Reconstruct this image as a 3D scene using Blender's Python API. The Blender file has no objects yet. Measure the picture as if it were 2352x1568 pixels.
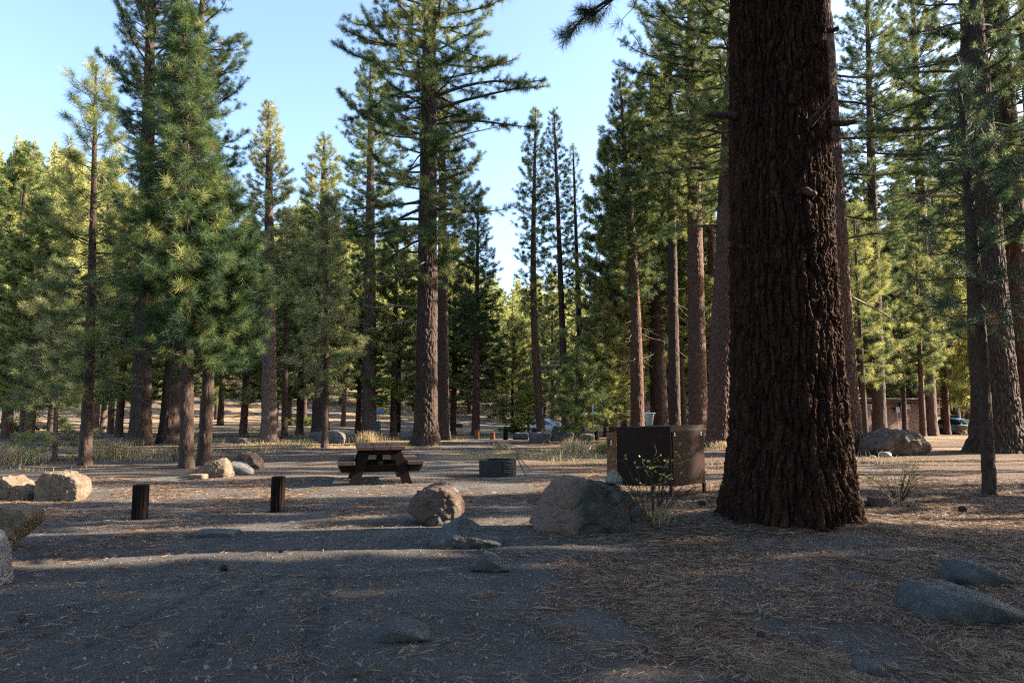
import bpy, math, numpy as np
from mathutils import Vector
R = math.radians
scene = bpy.context.scene
COL = scene.collection

# ------------------------------------------------------------------ camera, sky, sun, exposure
EYE = 1.55; FPX = 1568.0; PITCH = math.atan((940 - 784) / FPX)
cam_d = bpy.data.cameras.new('camera'); cam = bpy.data.objects.new('camera', cam_d); COL.objects.link(cam)
cam_d.sensor_width = 36.0; cam_d.lens = 36.0 * FPX / 2352.0
cam_d.clip_start = 0.05; cam_d.clip_end = 5000
cam.location = (0, 0, EYE); cam.rotation_euler = (math.pi / 2 + PITCH, 0, 0)
scene.camera = cam
SUN_AZ, SUN_EL = 82.0, 26.0
world = bpy.data.worlds.new('World'); scene.world = world; world.use_nodes = True
wn = world.node_tree.nodes; wl = world.node_tree.links
sky = wn.new('ShaderNodeTexSky'); sky.sky_type = 'NISHITA'; sky.sun_disc = False
sky.sun_elevation = R(SUN_EL); sky.sun_rotation = R(SUN_AZ)
sky.air_density = 1.0; sky.dust_density = 1.6; sky.ozone_density = 1.8; sky.altitude = 0
wl.new(sky.outputs[0], wn['Background'].inputs[0]); wn['Background'].inputs[1].default_value = 0.092
sun_d = bpy.data.lights.new('sun', 'SUN'); sun_d.energy = 5.0; sun_d.angle = R(0.5); sun_d.color = (1.0, 0.82, 0.63)
sun = bpy.data.objects.new('sun', sun_d); COL.objects.link(sun)
sv = Vector((math.sin(R(SUN_AZ)) * math.cos(R(SUN_EL)), math.cos(R(SUN_AZ)) * math.cos(R(SUN_EL)), math.sin(R(SUN_EL))))
sun.rotation_euler = sv.to_track_quat('Z', 'Y').to_euler(); sun.location = (60, 0, 40)
vs = scene.view_settings; vs.view_transform = 'Standard'; vs.look = 'None'; vs.exposure = 2.45; vs.gamma = 1.0
scene.cycles.use_denoising = False; scene.cycles.filter_width = 1.3
scene.cycles.max_bounces = 5; scene.cycles.diffuse_bounces = 3; scene.cycles.glossy_bounces = 2
scene.cycles.transmission_bounces = 3; scene.cycles.transparent_max_bounces = 4
scene.cycles.caustics_reflective = False; scene.cycles.caustics_refractive = False

# ------------------------------------------------------------------ numpy noise
def _hash(ix, iy, iz, seed):
    h = (ix.astype(np.int64) * 374761393 + iy.astype(np.int64) * 668265263 + iz.astype(np.int64) * 1442695041 + seed * 974634777) & 0xFFFFFFFF
    h = ((h ^ (h >> 13)) * 1274126177) & 0xFFFFFFFF
    h = ((h ^ (h >> 15)) * 2246822519) & 0xFFFFFFFF
    return ((h ^ (h >> 16)) & 0xFFFFFF) / float(0xFFFFFF)
def vnoise(x, y, z=None, seed=0):
    x = np.asarray(x, float); y = np.asarray(y, float); z = np.zeros_like(x) if z is None else np.asarray(z, float)
    x, y, z = np.broadcast_arrays(x, y, z)
    ix, iy, iz = np.floor(x), np.floor(y), np.floor(z); fx, fy, fz = x - ix, y - iy, z - iz
    fx = fx * fx * (3 - 2 * fx); fy = fy * fy * (3 - 2 * fy); fz = fz * fz * (3 - 2 * fz)
    o = 0
    for a in (0, 1):
        for b in (0, 1):
            for c in (0, 1):
                w = (fx if a else 1 - fx) * (fy if b else 1 - fy) * (fz if c else 1 - fz)
                o = o + w * _hash(ix + a, iy + b, iz + c, seed)
    return o * 2 - 1
def fbm(x, y, z=None, oct=4, seed=0):
    x = np.asarray(x, float); y = np.asarray(y, float); z = np.zeros_like(x) if z is None else z
    s = 0; a = 1; f = 1; t = 0
    for k in range(oct):
        s = s + a * vnoise(x * f, y * f, z * f, seed + k * 17); t += a; a *= 0.5; f *= 2.03
    return s / t
def worley(u, v, nu, seed=0):
    """F1, F2, cell id of a 2-D Worley pattern, periodic in u with nu cells"""
    iu, iv = np.floor(u), np.floor(v); F1 = np.full(u.shape, 9.0); F2 = F1.copy(); cid = np.zeros(u.shape)
    for a in (-1, 0, 1):
        for b in (-1, 0, 1):
            cu, cv = iu + a, iv + b; hu = np.mod(cu, nu); z = np.zeros_like(cu)
            px = cu + 0.1 + 0.8 * _hash(hu, cv, z, seed); py = cv + 0.1 + 0.8 * _hash(hu, cv, z, seed + 5)
            d = np.hypot(px - u, py - v); near = d < F1
            F2 = np.where(near, F1, np.minimum(F2, d)); cid = np.where(near, _hash(hu, cv, z, seed + 9), cid); F1 = np.where(near, d, F1)
    return F1, F2, cid
def sstep(a, b, x):
    t = np.clip((np.asarray(x, float) - a) / (b - a), 0, 1); return t * t * (3 - 2 * t)

# ------------------------------------------------------------------ ground height and litter maps
def gh(x, y):
    x = np.asarray(x, float); y = np.asarray(y, float)
    r = np.hypot(x, y); a = np.degrees(np.arctan2(x, np.maximum(y, 1e-3)))
    z = 0.035 * fbm(x / 2.3, y / 2.3, oct=3, seed=3) * sstep(1, 6, r) + 0.012 * fbm(x / 0.45, y / 0.45, oct=3, seed=4)
    z = z + 0.14 * np.exp(-(((x - 3.65) / 1.7) ** 2 + ((y - 9.1) / 1.5) ** 2))
    z = z + 0.12 * fbm(x / 9, y / 9, oct=2, seed=6) * sstep(16, 34, r)
    z = z - 1.0 * sstep(34, 78, y) * sstep(-26, 4, x) * (1 - sstep(90, 130, r))
    side = sstep(28, -34, a)
    top = 7 + 52 * side ** 1.25
    z = z + top * sstep(78, 250, r) * (y > 0) + sstep(60, 260, r) * 1.2 * fbm(x / 26, y / 26, oct=3, seed=9)
    # tyre marks pressed in the dirt lane
    for x0, y0, x1, y1 in ((-3.9, 4.0, -3.15, 6.9), (-2.9, 4.0, -2.55, 6.9), (-3.78, 4.0, -3.03, 6.9), (-1.25, 4.2, -1.95, 7.2), (-1.15, 4.2, -1.85, 7.2), (-2.05, 4.0, -2.35, 7.0), (-1.93, 4.0, -2.23, 7.0)):
        xc = x0 + (x1 - x0) * (y - y0) / (y1 - y0)
        m = sstep(0.05, 0.02, np.abs(x - xc)) * sstep(y0, y0 + .6, y) * sstep(y1, y1 - .6, y)
        z = z - m * (0.020 + 0.008 * np.sin(y * 32))
    return z
def litter(x, y):
    n = fbm(x / 1.1, y / 1.6, oct=4, seed=21); m = fbm(x / 0.32, y / 0.5, oct=2, seed=22)
    edge = 0.15 + 0.25 * np.sin(y * 0.9) + 0.9 * vnoise(x / 0.8, y / 0.8, seed=29)
    b = -0.26 + 0.62 * sstep(edge - 0.6, edge + 1.2, x) + 0.34 * sstep(9.5, 12, y) + 0.28 * sstep(-3.2, -5.0, x) + 0.25 * sstep(7.6, 8.6, y) * sstep(12, 10, y)
    b = b + 0.5 * np.exp(-((x - (0.35 + (7.4 - y) * .42)) / .35) ** 2) * (y > 3) * (y < 7.6)
    return np.clip(0.5 * n + 0.35 * m + b + 0.1, 0, 1)
def ghf(x, y): return float(gh(np.array([x]), np.array([y]))[0])

CP, SP = math.cos(PITCH), math.sin(PITCH)
def ray(px, py):
    u = (px - 1176) / FPX; v = (784 - py) / FPX
    return np.array([u, CP - v * SP, SP + v * CP])
def pt(px, py, Y):                      # world point on the view ray of (px, py) at depth Y
    d = ray(px, py); return np.array([0, 0, EYE]) + d * (Y / d[1])
def onground(px, py):
    d = ray(px, py); t = 2.0
    for _ in range(60):
        p = d * t + np.array([0, 0, EYE]); g = ghf(p[0], p[1])
        t2 = (EYE - g) / max(1e-4, -d[2])
        if abs(t2 - t) < 1e-3: break
        t = 0.5 * t + 0.5 * t2
    p = d * t; return float(p[0]), float(p[1])

# ------------------------------------------------------------------ mesh helpers
def np_mesh(name, V, F, mat, smooth=False, attrs=None, mats=None, midx=None):
    """V (n,3); F list of (m,k) index arrays"""
    me = bpy.data.meshes.new(name); V = np.ascontiguousarray(V, np.float32)
    me.vertices.add(len(V)); me.vertices.foreach_set('co', V.ravel())
    F = [np.asarray(f, np.int32) for f in F if len(f)]
    nl = sum(f.size for f in F); nf = sum(len(f) for f in F)
    me.loops.add(nl); me.polygons.add(nf)
    me.loops.foreach_set('vertex_index', np.concatenate([f.ravel() for f in F]))
    tot = np.concatenate([np.full(len(f), f.shape[1], np.int32) for f in F])
    st = np.zeros(nf, np.int32); st[1:] = np.cumsum(tot)[:-1]
    me.polygons.foreach_set('loop_start', st)
    me.polygons.foreach_set('use_smooth', np.full(nf, bool(smooth)))
    if midx is not None: me.polygons.foreach_set('material_index', np.asarray(midx, np.int32))
    for k, a in (attrs or {}).items():
        at = me.attributes.new(k, 'FLOAT', 'POINT'); at.data.foreach_set('value', np.ascontiguousarray(a, np.float32))
    me.update(calc_edges=True)
    for m in (mats or [mat]): me.materials.append(m)
    return me
def link(name, me, parent=None, loc=(0, 0, 0), rot=(0, 0, 0)):
    o = bpy.data.objects.new(name, me); COL.objects.link(o); o.location = loc; o.rotation_euler = rot
    if parent is not None: o.parent = parent
    return o
def tag(o, label, cat, group=None, kind=None):
    if label: o['label'] = label
    if cat: o['category'] = cat
    if group: o['group'] = group
    if kind: o['kind'] = kind
    return o
def thing(name, label, cat, loc=(0, 0, 0), rotz=0.0, group=None):
    return tag(link(name, None, None, loc, (0, 0, rotz)), label, cat, group)
def tubes(P, RR, k=5):
    """P (B,n,3) centre lines, RR (B,n) radii -> V, F"""
    P = np.asarray(P, float); B, n, _ = P.shape
    T = np.gradient(P, axis=1); T /= np.linalg.norm(T, axis=2, keepdims=True) + 1e-9
    ref = np.where(np.abs(T[..., 2:3]) > 0.9, np.array([1.0, 0, 0]), np.array([0, 0, 1.0]))
    A = np.cross(T, ref); A /= np.linalg.norm(A, axis=2, keepdims=True) + 1e-9
    Bn = np.cross(T, A); th = np.arange(k) * 2 * np.pi / k
    V = P[:, :, None, :] + RR[:, :, None, None] * (A[:, :, None, :] * np.cos(th)[None, None, :, None] + Bn[:, :, None, :] * np.sin(th)[None, None, :, None])
    idx = np.arange(B * n * k).reshape(B, n, k); nx = np.roll(idx, -1, axis=2)
    F = np.stack([idx[:, :-1], nx[:, :-1], nx[:, 1:], idx[:, 1:]], axis=-1).reshape(-1, 4)
    return V.reshape(-1, 3), F
class MB:                                # collects shapes into one mesh
    def __init__(s): s.V = []; s.F = []; s.n = 0
    def add(s, V, F):
        V = np.asarray(V, float); s.V.append(V)
        for f in (F if isinstance(F, list) else [F]): s.F.append(np.asarray(f) + s.n)
        s.n += len(V); return s
    def box(s, c, d, rz=0.0, rx=0.0, ry=0.0, bev=0.004):
        """chamfered box: centre c, full size d"""
        h = np.array(d) / 2.0; b = min(bev, h.min() * 0.45); V = []; F = []
        for sx in (-1, 1):
            for sy in (-1, 1):
                for sz in (-1, 1):
                    q = np.array([sx, sy, sz]); e = h * q
                    for ax in range(3):
                        p = e - q * b; p[ax] = e[ax]; V.append(p)
        def vi(sx, sy, sz, ax): return (((sx > 0) * 4 + (sy > 0) * 2 + (sz > 0)) * 3) + ax
        f4 = []; f3 = []
        for ax in range(3):
            o1, o2 = (ax + 1) % 3, (ax + 2) % 3
            for sg in (-1, 1):
                loop = []
                for a, bb in ((-1, -1), (1, -1), (1, 1), (-1, 1)):
                    q = [0, 0, 0]; q[ax] = sg; q[o1] = a; q[o2] = bb; loop.append(vi(*q, ax))
                f4.append(loop if sg > 0 else loop[::-1])
        for ax in range(3):
            o1, o2 = (ax + 1) % 3, (ax + 2) % 3
            for a in (-1, 1):
                for bb in (-1, 1):
                    q0 = [0, 0, 0]; q0[ax] = -1; q0[o1] = a; q0[o2] = bb; q1 = list(q0); q1[ax] = 1
                    l = [vi(*q0, o1), vi(*q1, o1), vi(*q1, o2), vi(*q0, o2)]
                    f4.append(l if a * bb < 0 else l[::-1])
        for sx in (-1, 1):
            for sy in (-1, 1):
                for sz in (-1, 1):
                    l = [vi(sx, sy, sz, 0), vi(sx, sy, sz, 1), vi(sx, sy, sz, 2)]
                    f3.append(l if sx * sy * sz > 0 else l[::-1])
        V = np.array(V)
        for ang, (i, j) in ((rx, (1, 2)), (ry, (2, 0)), (rz, (0, 1))):
            if ang:
                ca, sa = math.cos(ang), math.sin(ang); a_, b_ = V[:, i].copy(), V[:, j].copy()
                V[:, i] = a_ * ca - b_ * sa; V[:, j] = a_ * sa + b_ * ca
        return s.add(V + np.array(c, float), [np.array(f4), np.array(f3)])
    def tube(s, pts, r, k=8, cap=True):
        P = np.array(pts, float)[None]; rr = np.full((1, len(pts)), r) if np.isscalar(r) else np.array(r, float)[None]
        V, F = tubes(P, rr, k); fs = [F]
        if cap: n = len(pts); fs += [np.arange(k)[None], np.arange((n - 1) * k, n * k)[::-1][None]]
        return s.add(V, fs)
    def prism(s, poly, y0, y1, axis='y'):
        n = len(poly); a = [(p[0], y0, p[1]) for p in poly]; b = [(p[0], y1, p[1]) for p in poly]
        if axis == 'z': a = [(p[0], p[1], y0) for p in poly]; b = [(p[0], p[1], y1) for p in poly]
        if axis == 'x': a = [(y0, p[0], p[1]) for p in poly]; b = [(y1, p[0], p[1]) for p in poly]
        i = np.arange(n); q = np.stack([i, (i + 1) % n, (i + 1) % n + n, i + n], 1)
        return s.add(np.array(a + b), [i[::-1][None], (i + n)[None], q])
    def build(s, name, mat, parent=None, smooth=False, loc=(0, 0, 0), rot=(0, 0, 0)):
        return link(name, np_mesh(name, np.vstack(s.V), s.F, mat, smooth), parent, loc, rot)

# ------------------------------------------------------------------ materials
def mat_new(name):
    m = bpy.data.materials.new(name); m.use_nodes = True; return m, m.node_tree.nodes, m.node_tree.links, m.node_tree.nodes['Principled BSDF']
def N(n, t, **k):
    q = n.new(t)
    for a, b in k.items(): setattr(q, a, b)
    return q
def ramp(n, l, src, stops):
    r = n.new('ShaderNodeValToRGB'); e = r.color_ramp.elements
    while len(e) < len(stops): e.new(0.5)
    for q, (p, c) in zip(e, stops): q.position = p; q.color = (*c, 1)
    l.new(src, r.inputs[0]); return r.outputs[0]
def noise(n, l, co, scale, detail=4, rough=0.6):
    t = n.new('ShaderNodeTexNoise'); t.inputs['Scale'].default_value = scale; t.inputs['Detail'].default_value = detail
    t.inputs['Roughness'].default_value = rough
    if co is not None: l.new(co, t.inputs['Vector'])
    return t.outputs['Fac']
def mixc(n, l, f, a, b, mode='MIX'):
    m = n.new('ShaderNodeMix'); m.data_type = 'RGBA'; m.blend_type = mode
    for s, v in ((m.inputs[0], f), (m.inputs[6], a), (m.inputs[7], b)):
        if hasattr(v, 'is_output'): l.new(v, s)
        elif isinstance(v, (int, float)): s.default_value = v
        else: s.default_value = (*v, 1)
    return m.outputs[2]
def mth(n, l, op, a, b=0.0, clamp=False):
    m = n.new('ShaderNodeMath'); m.operation = op; m.use_clamp = clamp
    for s, v in ((m.inputs[0], a), (m.inputs[1], b)):
        if hasattr(v, 'is_output'): l.new(v, s)
        else: s.default_value = v
    return m.outputs[0]
def bump(n, l, b, h, strength, dist):
    q = n.new('ShaderNodeBump'); q.inputs['Strength'].default_value = strength; q.inputs['Distance'].default_value = dist
    l.new(h, q.inputs['Height']); l.new(q.outputs[0], b.inputs['Normal'])
def coords(n, l, scale=(1, 1, 1), kind='Object'):
    c = n.new('ShaderNodeTexCoord'); m = n.new('ShaderNodeMapping'); m.inputs['Scale'].default_value = scale
    l.new(c.outputs[kind], m.inputs[0]); return m.outputs[0]
def plain(name, c1, c2, scale=6.0, rough=0.7, metal=0.0, bmp=0.15, bd=0.01, stretch=(1, 1, 1), spec=0.4):
    m, n, l, b = mat_new(name); co = coords(n, l, stretch); f = noise(n, l, co, scale, 5, 0.65)
    l.new(ramp(n, l, f, [(0.3, c1), (0.7, c2)]), b.inputs['Base Color']); b.inputs['Roughness'].default_value = rough; b.inputs['Metallic'].default_value = metal; b.inputs['Specular IOR Level'].default_value = spec
    bump(n, l, b, noise(n, l, co, scale * 5, 4, 0.7), bmp, bd); return m

def foliage_mat(name, dark, mid, light, trans=0.35):
    m, n, l, b = mat_new(name)
    a = N(n, 'ShaderNodeAttribute', attribute_name='tone'); oi = n.new('ShaderNodeObjectInfo')
    t = mth(n, l, 'MULTIPLY', mth(n, l, 'ADD', a.outputs['Fac'], mth(n, l, 'MULTIPLY', mth(n, l, 'SUBTRACT', oi.outputs['Random'], 0.5), 0.3)), 0.5, True)
    c = ramp(n, l, t, [(0.0, dark), (0.25, mid), (0.52, light), (0.8, (0.26, 0.12, 0.045))])
    l.new(c, b.inputs['Base Color']); b.inputs['Roughness'].default_value = 0.55; b.inputs['Specular IOR Level'].default_value = 0.3
    tr = n.new('ShaderNodeBsdfTranslucent'); l.new(c, tr.inputs[0]); mx = n.new('ShaderNodeMixShader'); mx.inputs[0].default_value = trans
    l.new(b.outputs[0], mx.inputs[1]); l.new(tr.outputs[0], mx.inputs[2]); l.new(mx.outputs[0], n['Material Output'].inputs[0]); return m
M_NEED = foliage_mat('pine_needles', (0.014, 0.044, 0.022), (0.095, 0.150, 0.048), (0.46, 0.46, 0.145))
M_NEEDF = foliage_mat('sun_brightened_needles', (0.05, 0.085, 0.030), (0.23, 0.265, 0.078), (0.52, 0.50, 0.18))  # paler so sunlight sits in the needle colour; also varies young pines
M_NEEDB = foliage_mat('blue_green_needles', (0.012, 0.038, 0.024), (0.032, 0.072, 0.038), (0.09, 0.14, 0.068))
M_NEEDP = foliage_mat('pale_needles', (0.10, 0.13, 0.055), (0.27, 0.30, 0.12), (0.52, 0.50, 0.24))

def bark_mat(name, dark, mid, light, vscale=1.0, pm=0.45):
    m, n, l, b = mat_new(name); a = N(n, 'ShaderNodeAttribute', attribute_name='plate')
    co = coords(n, l, (1, 1, 0.28)); co2 = coords(n, l)
    f = noise(n, l, co, 16 * vscale, 6, 0.7)
    c = ramp(n, l, f, [(0.3, dark), (0.55, mid), (0.75, light)])
    c = mixc(n, l, mth(n, l, 'MULTIPLY', a.outputs['Fac'], pm), c, light)
    fl = noise(n, l, co2, 34 * vscale, 3, 0.6); fk = mth(n, l, 'MULTIPLY', mth(n, l, 'SUBTRACT', fl, 0.60, True), 5.0, True)
    c = mixc(n, l, fk, c, tuple(min(0.4, v * 1.6 + 0.03) for v in light))
    l.new(c, b.inputs['Base Color']); b.inputs['Roughness'].default_value = 0.85; b.inputs['Specular IOR Level'].default_value = 0.3
    vo = n.new('ShaderNodeTexVoronoi'); vo.feature = 'DISTANCE_TO_EDGE'; vo.inputs['Scale'].default_value = 9 * vscale; l.new(coords(n, l, (1, 1, 0.22)), vo.inputs['Vector'])
    h = mth(n, l, 'ADD', mth(n, l, 'MULTIPLY', mth(n, l, 'MINIMUM', vo.outputs['Distance'], 0.25), 2.2), noise(n, l, co, 45 * vscale, 5, 0.7))
    bump(n, l, b, h, 0.8, 0.03 / vscale); return m
M_BARKG = bark_mat('giant_pine_bark', (0.004, 0.003, 0.0025), (0.012, 0.007, 0.0052), (0.125, 0.056, 0.031), 1.3, 0.2)
M_BARKG.node_tree.nodes['Principled BSDF'].inputs['Specular IOR Level'].default_value = 0.08
M_BARKD = bark_mat('dark_bark', (0.016, 0.011, 0.009), (0.038, 0.024, 0.018), (0.085, 0.055, 0.041))
M_BARKR = bark_mat('reddish_bark', (0.026, 0.015, 0.011), (0.070, 0.036, 0.025), (0.15, 0.082, 0.056))
M_BARKP = bark_mat('pale_grey_bark', (0.035, 0.025, 0.021), (0.095, 0.068, 0.056), (0.18, 0.135, 0.112))
M_TWIG = plain('twig_bark', (0.022, 0.016, 0.012), (0.085, 0.062, 0.048), 12, 0.85)
M_DEAD = plain('dead_twig_wood', (0.09, 0.07, 0.06), (0.24, 0.20, 0.17), 10, 0.85)

# ground
m, n, l, b = mat_new('forest_ground'); M_GROUND = m
co = coords(n, l); at = N(n, 'ShaderNodeAttribute', attribute_name='litter'); ag = N(n, 'ShaderNodeAttribute', attribute_name='dry')
f1 = noise(n, l, co, 1.1, 6, 0.62); f2 = noise(n, l, co, 23, 5, 0.7); f3 = noise(n, l, co, 160, 3, 0.7)
dirt = ramp(n, l, mth(n, l, 'ADD', mth(n, l, 'MULTIPLY', f1, 0.5), mth(n, l, 'MULTIPLY', f2, 0.5)), [(0.35, (0.064, 0.063, 0.060)), (0.55, (0.118, 0.114, 0.107)), (0.7, (0.20, 0.19, 0.176))])
cw = n.new('ShaderNodeMapping'); l.new(n['Texture Coordinate'].outputs['Object'], cw.inputs[0]); cw.inputs['Scale'].default_value = (1.0, 3.2, 1)
wv = noise(n, l, cw.outputs[0], 19, 6, 0.75)
lit = ramp(n, l, wv, [(0.36, (0.045, 0.034, 0.028)), (0.52, (0.125, 0.086, 0.062)), (0.66, (0.26, 0.185, 0.13))])
lf = mth(n, l, 'MULTIPLY', mth(n, l, 'SUBTRACT', mth(n, l, 'ADD', at.outputs['Fac'], mth(n, l, 'MULTIPLY', wv, 0.55)), 0.42), 1.7, True)
c = mixc(n, l, lf, dirt, lit)
dry = ramp(n, l, f2, [(0.35, (0.24, 0.17, 0.09)), (0.65, (0.42, 0.31, 0.17))])
c = mixc(n, l, ag.outputs['Fac'], c, dry)
c = mixc(n, l, mth(n, l, 'MULTIPLY', mth(n, l, 'SUBTRACT', f3, 0.60, True), 3.0, True), c, (0.40, 0.36, 0.32))
l.new(c, b.inputs['Base Color']); b.inputs['Roughness'].default_value = 0.95; b.inputs['Specular IOR Level'].default_value = 0.15
h = mth(n, l, 'ADD', mth(n, l, 'MULTIPLY', f2, 1.0), mth(n, l, 'ADD', mth(n, l, 'MULTIPLY', f3, 0.35), mth(n, l, 'MULTIPLY', wv, 0.8)))
bump(n, l, b, h, 1.0, 0.05)

def rock_mat(name, c1, c2, c3, patch, pamt=0.55):
    m, n, l, b = mat_new(name); co = coords(n, l); f = noise(n, l, co, 5, 7, 0.68); g = noise(n, l, co, 48, 5, 0.75); p = noise(n, l, co, 2.1, 4, 0.6)
    c = ramp(n, l, mth(n, l, 'ADD', mth(n, l, 'MULTIPLY', f, 0.55), mth(n, l, 'MULTIPLY', g, 0.45)), [(0.36, c1), (0.52, c2), (0.66, c3)])
    c = mixc(n, l, mth(n, l, 'MULTIPLY', mth(n, l, 'SUBTRACT', p, pamt, True), 6.0, True), c, patch)
    ac = N(n, 'ShaderNodeAttribute', attribute_name='cleave'); c = mixc(n, l, mth(n, l, 'MULTIPLY', ac.outputs['Fac'], 0.85), c, mixc(n, l, g, (0.10, 0.062, 0.045), (0.34, 0.25, 0.20)))
    l.new(c, b.inputs['Base Color']); b.inputs['Roughness'].default_value = 0.9; b.inputs['Specular IOR Level'].default_value = 0.25
    bump(n, l, b, mth(n, l, 'ADD', g, f), 1.0, 0.05); return m
RK_TAN = rock_mat('tan_granite', (0.11, 0.08, 0.055), (0.22, 0.165, 0.12), (0.37, 0.29, 0.215), (0.13, 0.10, 0.075))
RK_GREY = rock_mat('grey_granite', (0.05, 0.054, 0.056), (0.11, 0.115, 0.118), (0.22, 0.22, 0.215), (0.05, 0.055, 0.052))
RK_PALE = rock_mat('pale_granite', (0.16, 0.155, 0.15), (0.28, 0.27, 0.255), (0.44, 0.425, 0.40), (0.16, 0.145, 0.13))
RK_RED = rock_mat('reddish_granite', (0.055, 0.038, 0.030), (0.13, 0.092, 0.074), (0.24, 0.185, 0.15), (0.09, 0.10, 0.095))
RK_GREEN = rock_mat('lichened_granite', (0.025, 0.027, 0.024), (0.062, 0.064, 0.057), (0.16, 0.155, 0.135), (0.11, 0.060, 0.044), 0.54)

# ------------------------------------------------------------------ the ground sheet
def axis(lo, a, bnd, hi, step, growth):
    mid = list(np.arange(a, bnd + 1e-6, step)); s = step; o = [bnd]
    while o[-1] < hi: s *= growth; o.append(o[-1] + s)
    s = step; u = [a]
    while u[-1] > lo: s *= growth; u.append(u[-1] - s)
    return np.array(u[:0:-1] + mid + o[1:])
gx = axis(-620, -6.5, 7.5, 620, 0.033, 1.055); gy = axis(-90, 3.2, 12.5, 900, 0.033, 1.035)
GX, GY = np.meshgrid(gx, gy); GZ = gh(GX, GY); nx_, ny_ = len(gx), len(gy)
ii = np.arange(nx_ * ny_).reshape(ny_, nx_); F = np.stack([ii[:-1, :-1], ii[:-1, 1:], ii[1:, 1:], ii[1:, :-1]], -1).reshape(-1, 4)
LT = litter(GX, GY)
DRY = sstep(19.5, 23, GY) * sstep(0.0, 0.35, fbm(GX / 5, GY / 5, oct=3, seed=31) + 0.15 * sstep(22, 26, GY) * (1 - sstep(60, 90, GY))) * 0.7
g = link('ground', np_mesh('ground', np.stack([GX, GY, GZ], -1).reshape(-1, 3), [F], M_GROUND, True, {'litter': LT.ravel(), 'dry': DRY.ravel()}))
tag(g, None, None, kind='structure')

# ------------------------------------------------------------------ trees
def prof(tab, z):
    t = np.array(tab); return np.interp(z, t[:, 0], t[:, 1]), np.interp(z, t[:, 0], t[:, 2])
def make_trunk(H, r0, lean, bend, seed, nth=40, nz=90, cells=None, depth=0.03, flare=0.28, vlen=0.4, detail_to=None, tip=0.02, taper=0.8, lobes=True, rough=0.0):
    if detail_to and detail_to < H:
        n1 = int(nz * 0.92); z = np.concatenate([np.linspace(-0.35, detail_to, n1), np.linspace(detail_to, H, nz - n1 + 1)[1:]])
    else: z = -0.35 + (H + 0.35) * np.linspace(0, 1, nz)
    th = np.linspace(0, 2 * np.pi, nth, endpoint=False); Z, TH = np.meshgrid(z, th, indexing='ij'); zz = np.clip(Z, 0, H)
    r = tip + (r0 - tip) * (1 - (zz / H)) ** taper
    fl = flare * r0 * np.exp(-np.clip(Z, -0.2, 99) / (r0 * 0.95))
    lob = (1 + (0.55 * vnoise(np.cos(TH) * 2.2, np.sin(TH) * 2.2, zz * 0.2, seed + 2) if lobes else 0))
    r = r + fl * lob
    cells = cells or max(8, int(2 * np.pi * r0 / 0.11)); cu = TH / (2 * np.pi) * cells; cv = Z / vlen
    wx = (0.5 if rough else 0.75) * vnoise(np.cos(TH) * r0 * 5, np.sin(TH) * r0 * 5, Z * 1.9, seed + 3) + 0.35 * vnoise(np.cos(TH) * r0 * 14, np.sin(TH) * r0 * 14, Z * 6, seed + 4)
    wy = 0.5 * vnoise(np.cos(TH) * r0 * 6 + 9, np.sin(TH) * r0 * 6, Z * 2.5, seed + 5)
    F1, F2, cid = worley(cu + wx, cv + wy, cells, seed)
    pl = sstep(0.02, 0.42, F2 - F1); fine = fbm(np.cos(TH) * r * 26, np.sin(TH) * r * 26, Z * 9, 3, seed + 7)
    k = depth * np.clip((r / r0) ** 0.8, 0.15, 1.2)
    if rough:
        ct, s_ = np.cos(TH) * r, np.sin(TH) * r
        wz = 0.06 * vnoise(ct * 4, s_ * 4, Z * 1.3, seed + 20); wt = 0.035 * fbm(ct * 9, s_ * 9, Z * 3.2, 3, seed + 21)
        t2 = TH + wt * 1.6; c2, s2 = np.cos(t2) * 0.75, np.sin(t2) * 0.75
        rd = 1 - np.abs(fbm(c2 * 8.5, s2 * 8.5, (Z + wz) * 0.85, 3, seed + 22)) * 2.6          # long meandering ridges
        rd2 = 1 - np.abs(fbm(c2 * 24, s2 * 24, (Z + wz) * 3.6, 2, seed + 23)) * 2.4
        pl = np.clip(0.50 * sstep(0.0, 0.38, F2 - F1) + 0.36 * np.clip(rd, 0, 1) + 0.14 * np.clip(rd2, 0, 1), 0, 1)
        fine = fine * 1.15 + 0.6 * vnoise(ct * 60, s_ * 60, Z * 30, seed + 24) + 0.5 * np.clip(vnoise(ct * 22, s_ * 22, Z * 7, seed + 25), 0, 1)
    d = k * (pl - 0.6 + 0.45 * (cid - 0.5) * (1 - 0.5 * rough)) + 0.30 * k * fine + 0.05 * r * vnoise(np.cos(TH) * 1.3, np.sin(TH) * 1.3, Z * 0.5, seed + 8)
    r = r + d; cx = lean[0] * (zz / H) ** 1.15 + bend * np.sin(np.pi * zz / H * 1.3); cy = lean[1] * (zz / H)
    V = np.stack([cx + r * np.cos(TH), cy + r * np.sin(TH), Z], -1).reshape(-1, 3)
    i = np.arange(len(z) * nth).reshape(len(z), nth); j = np.roll(i, -1, 1)
    F = np.stack([i[:-1], j[:-1], j[1:], i[1:]], -1).reshape(-1, 4)
    return V, F, (pl * (0.5 + 0.5 * cid)).ravel()
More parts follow.
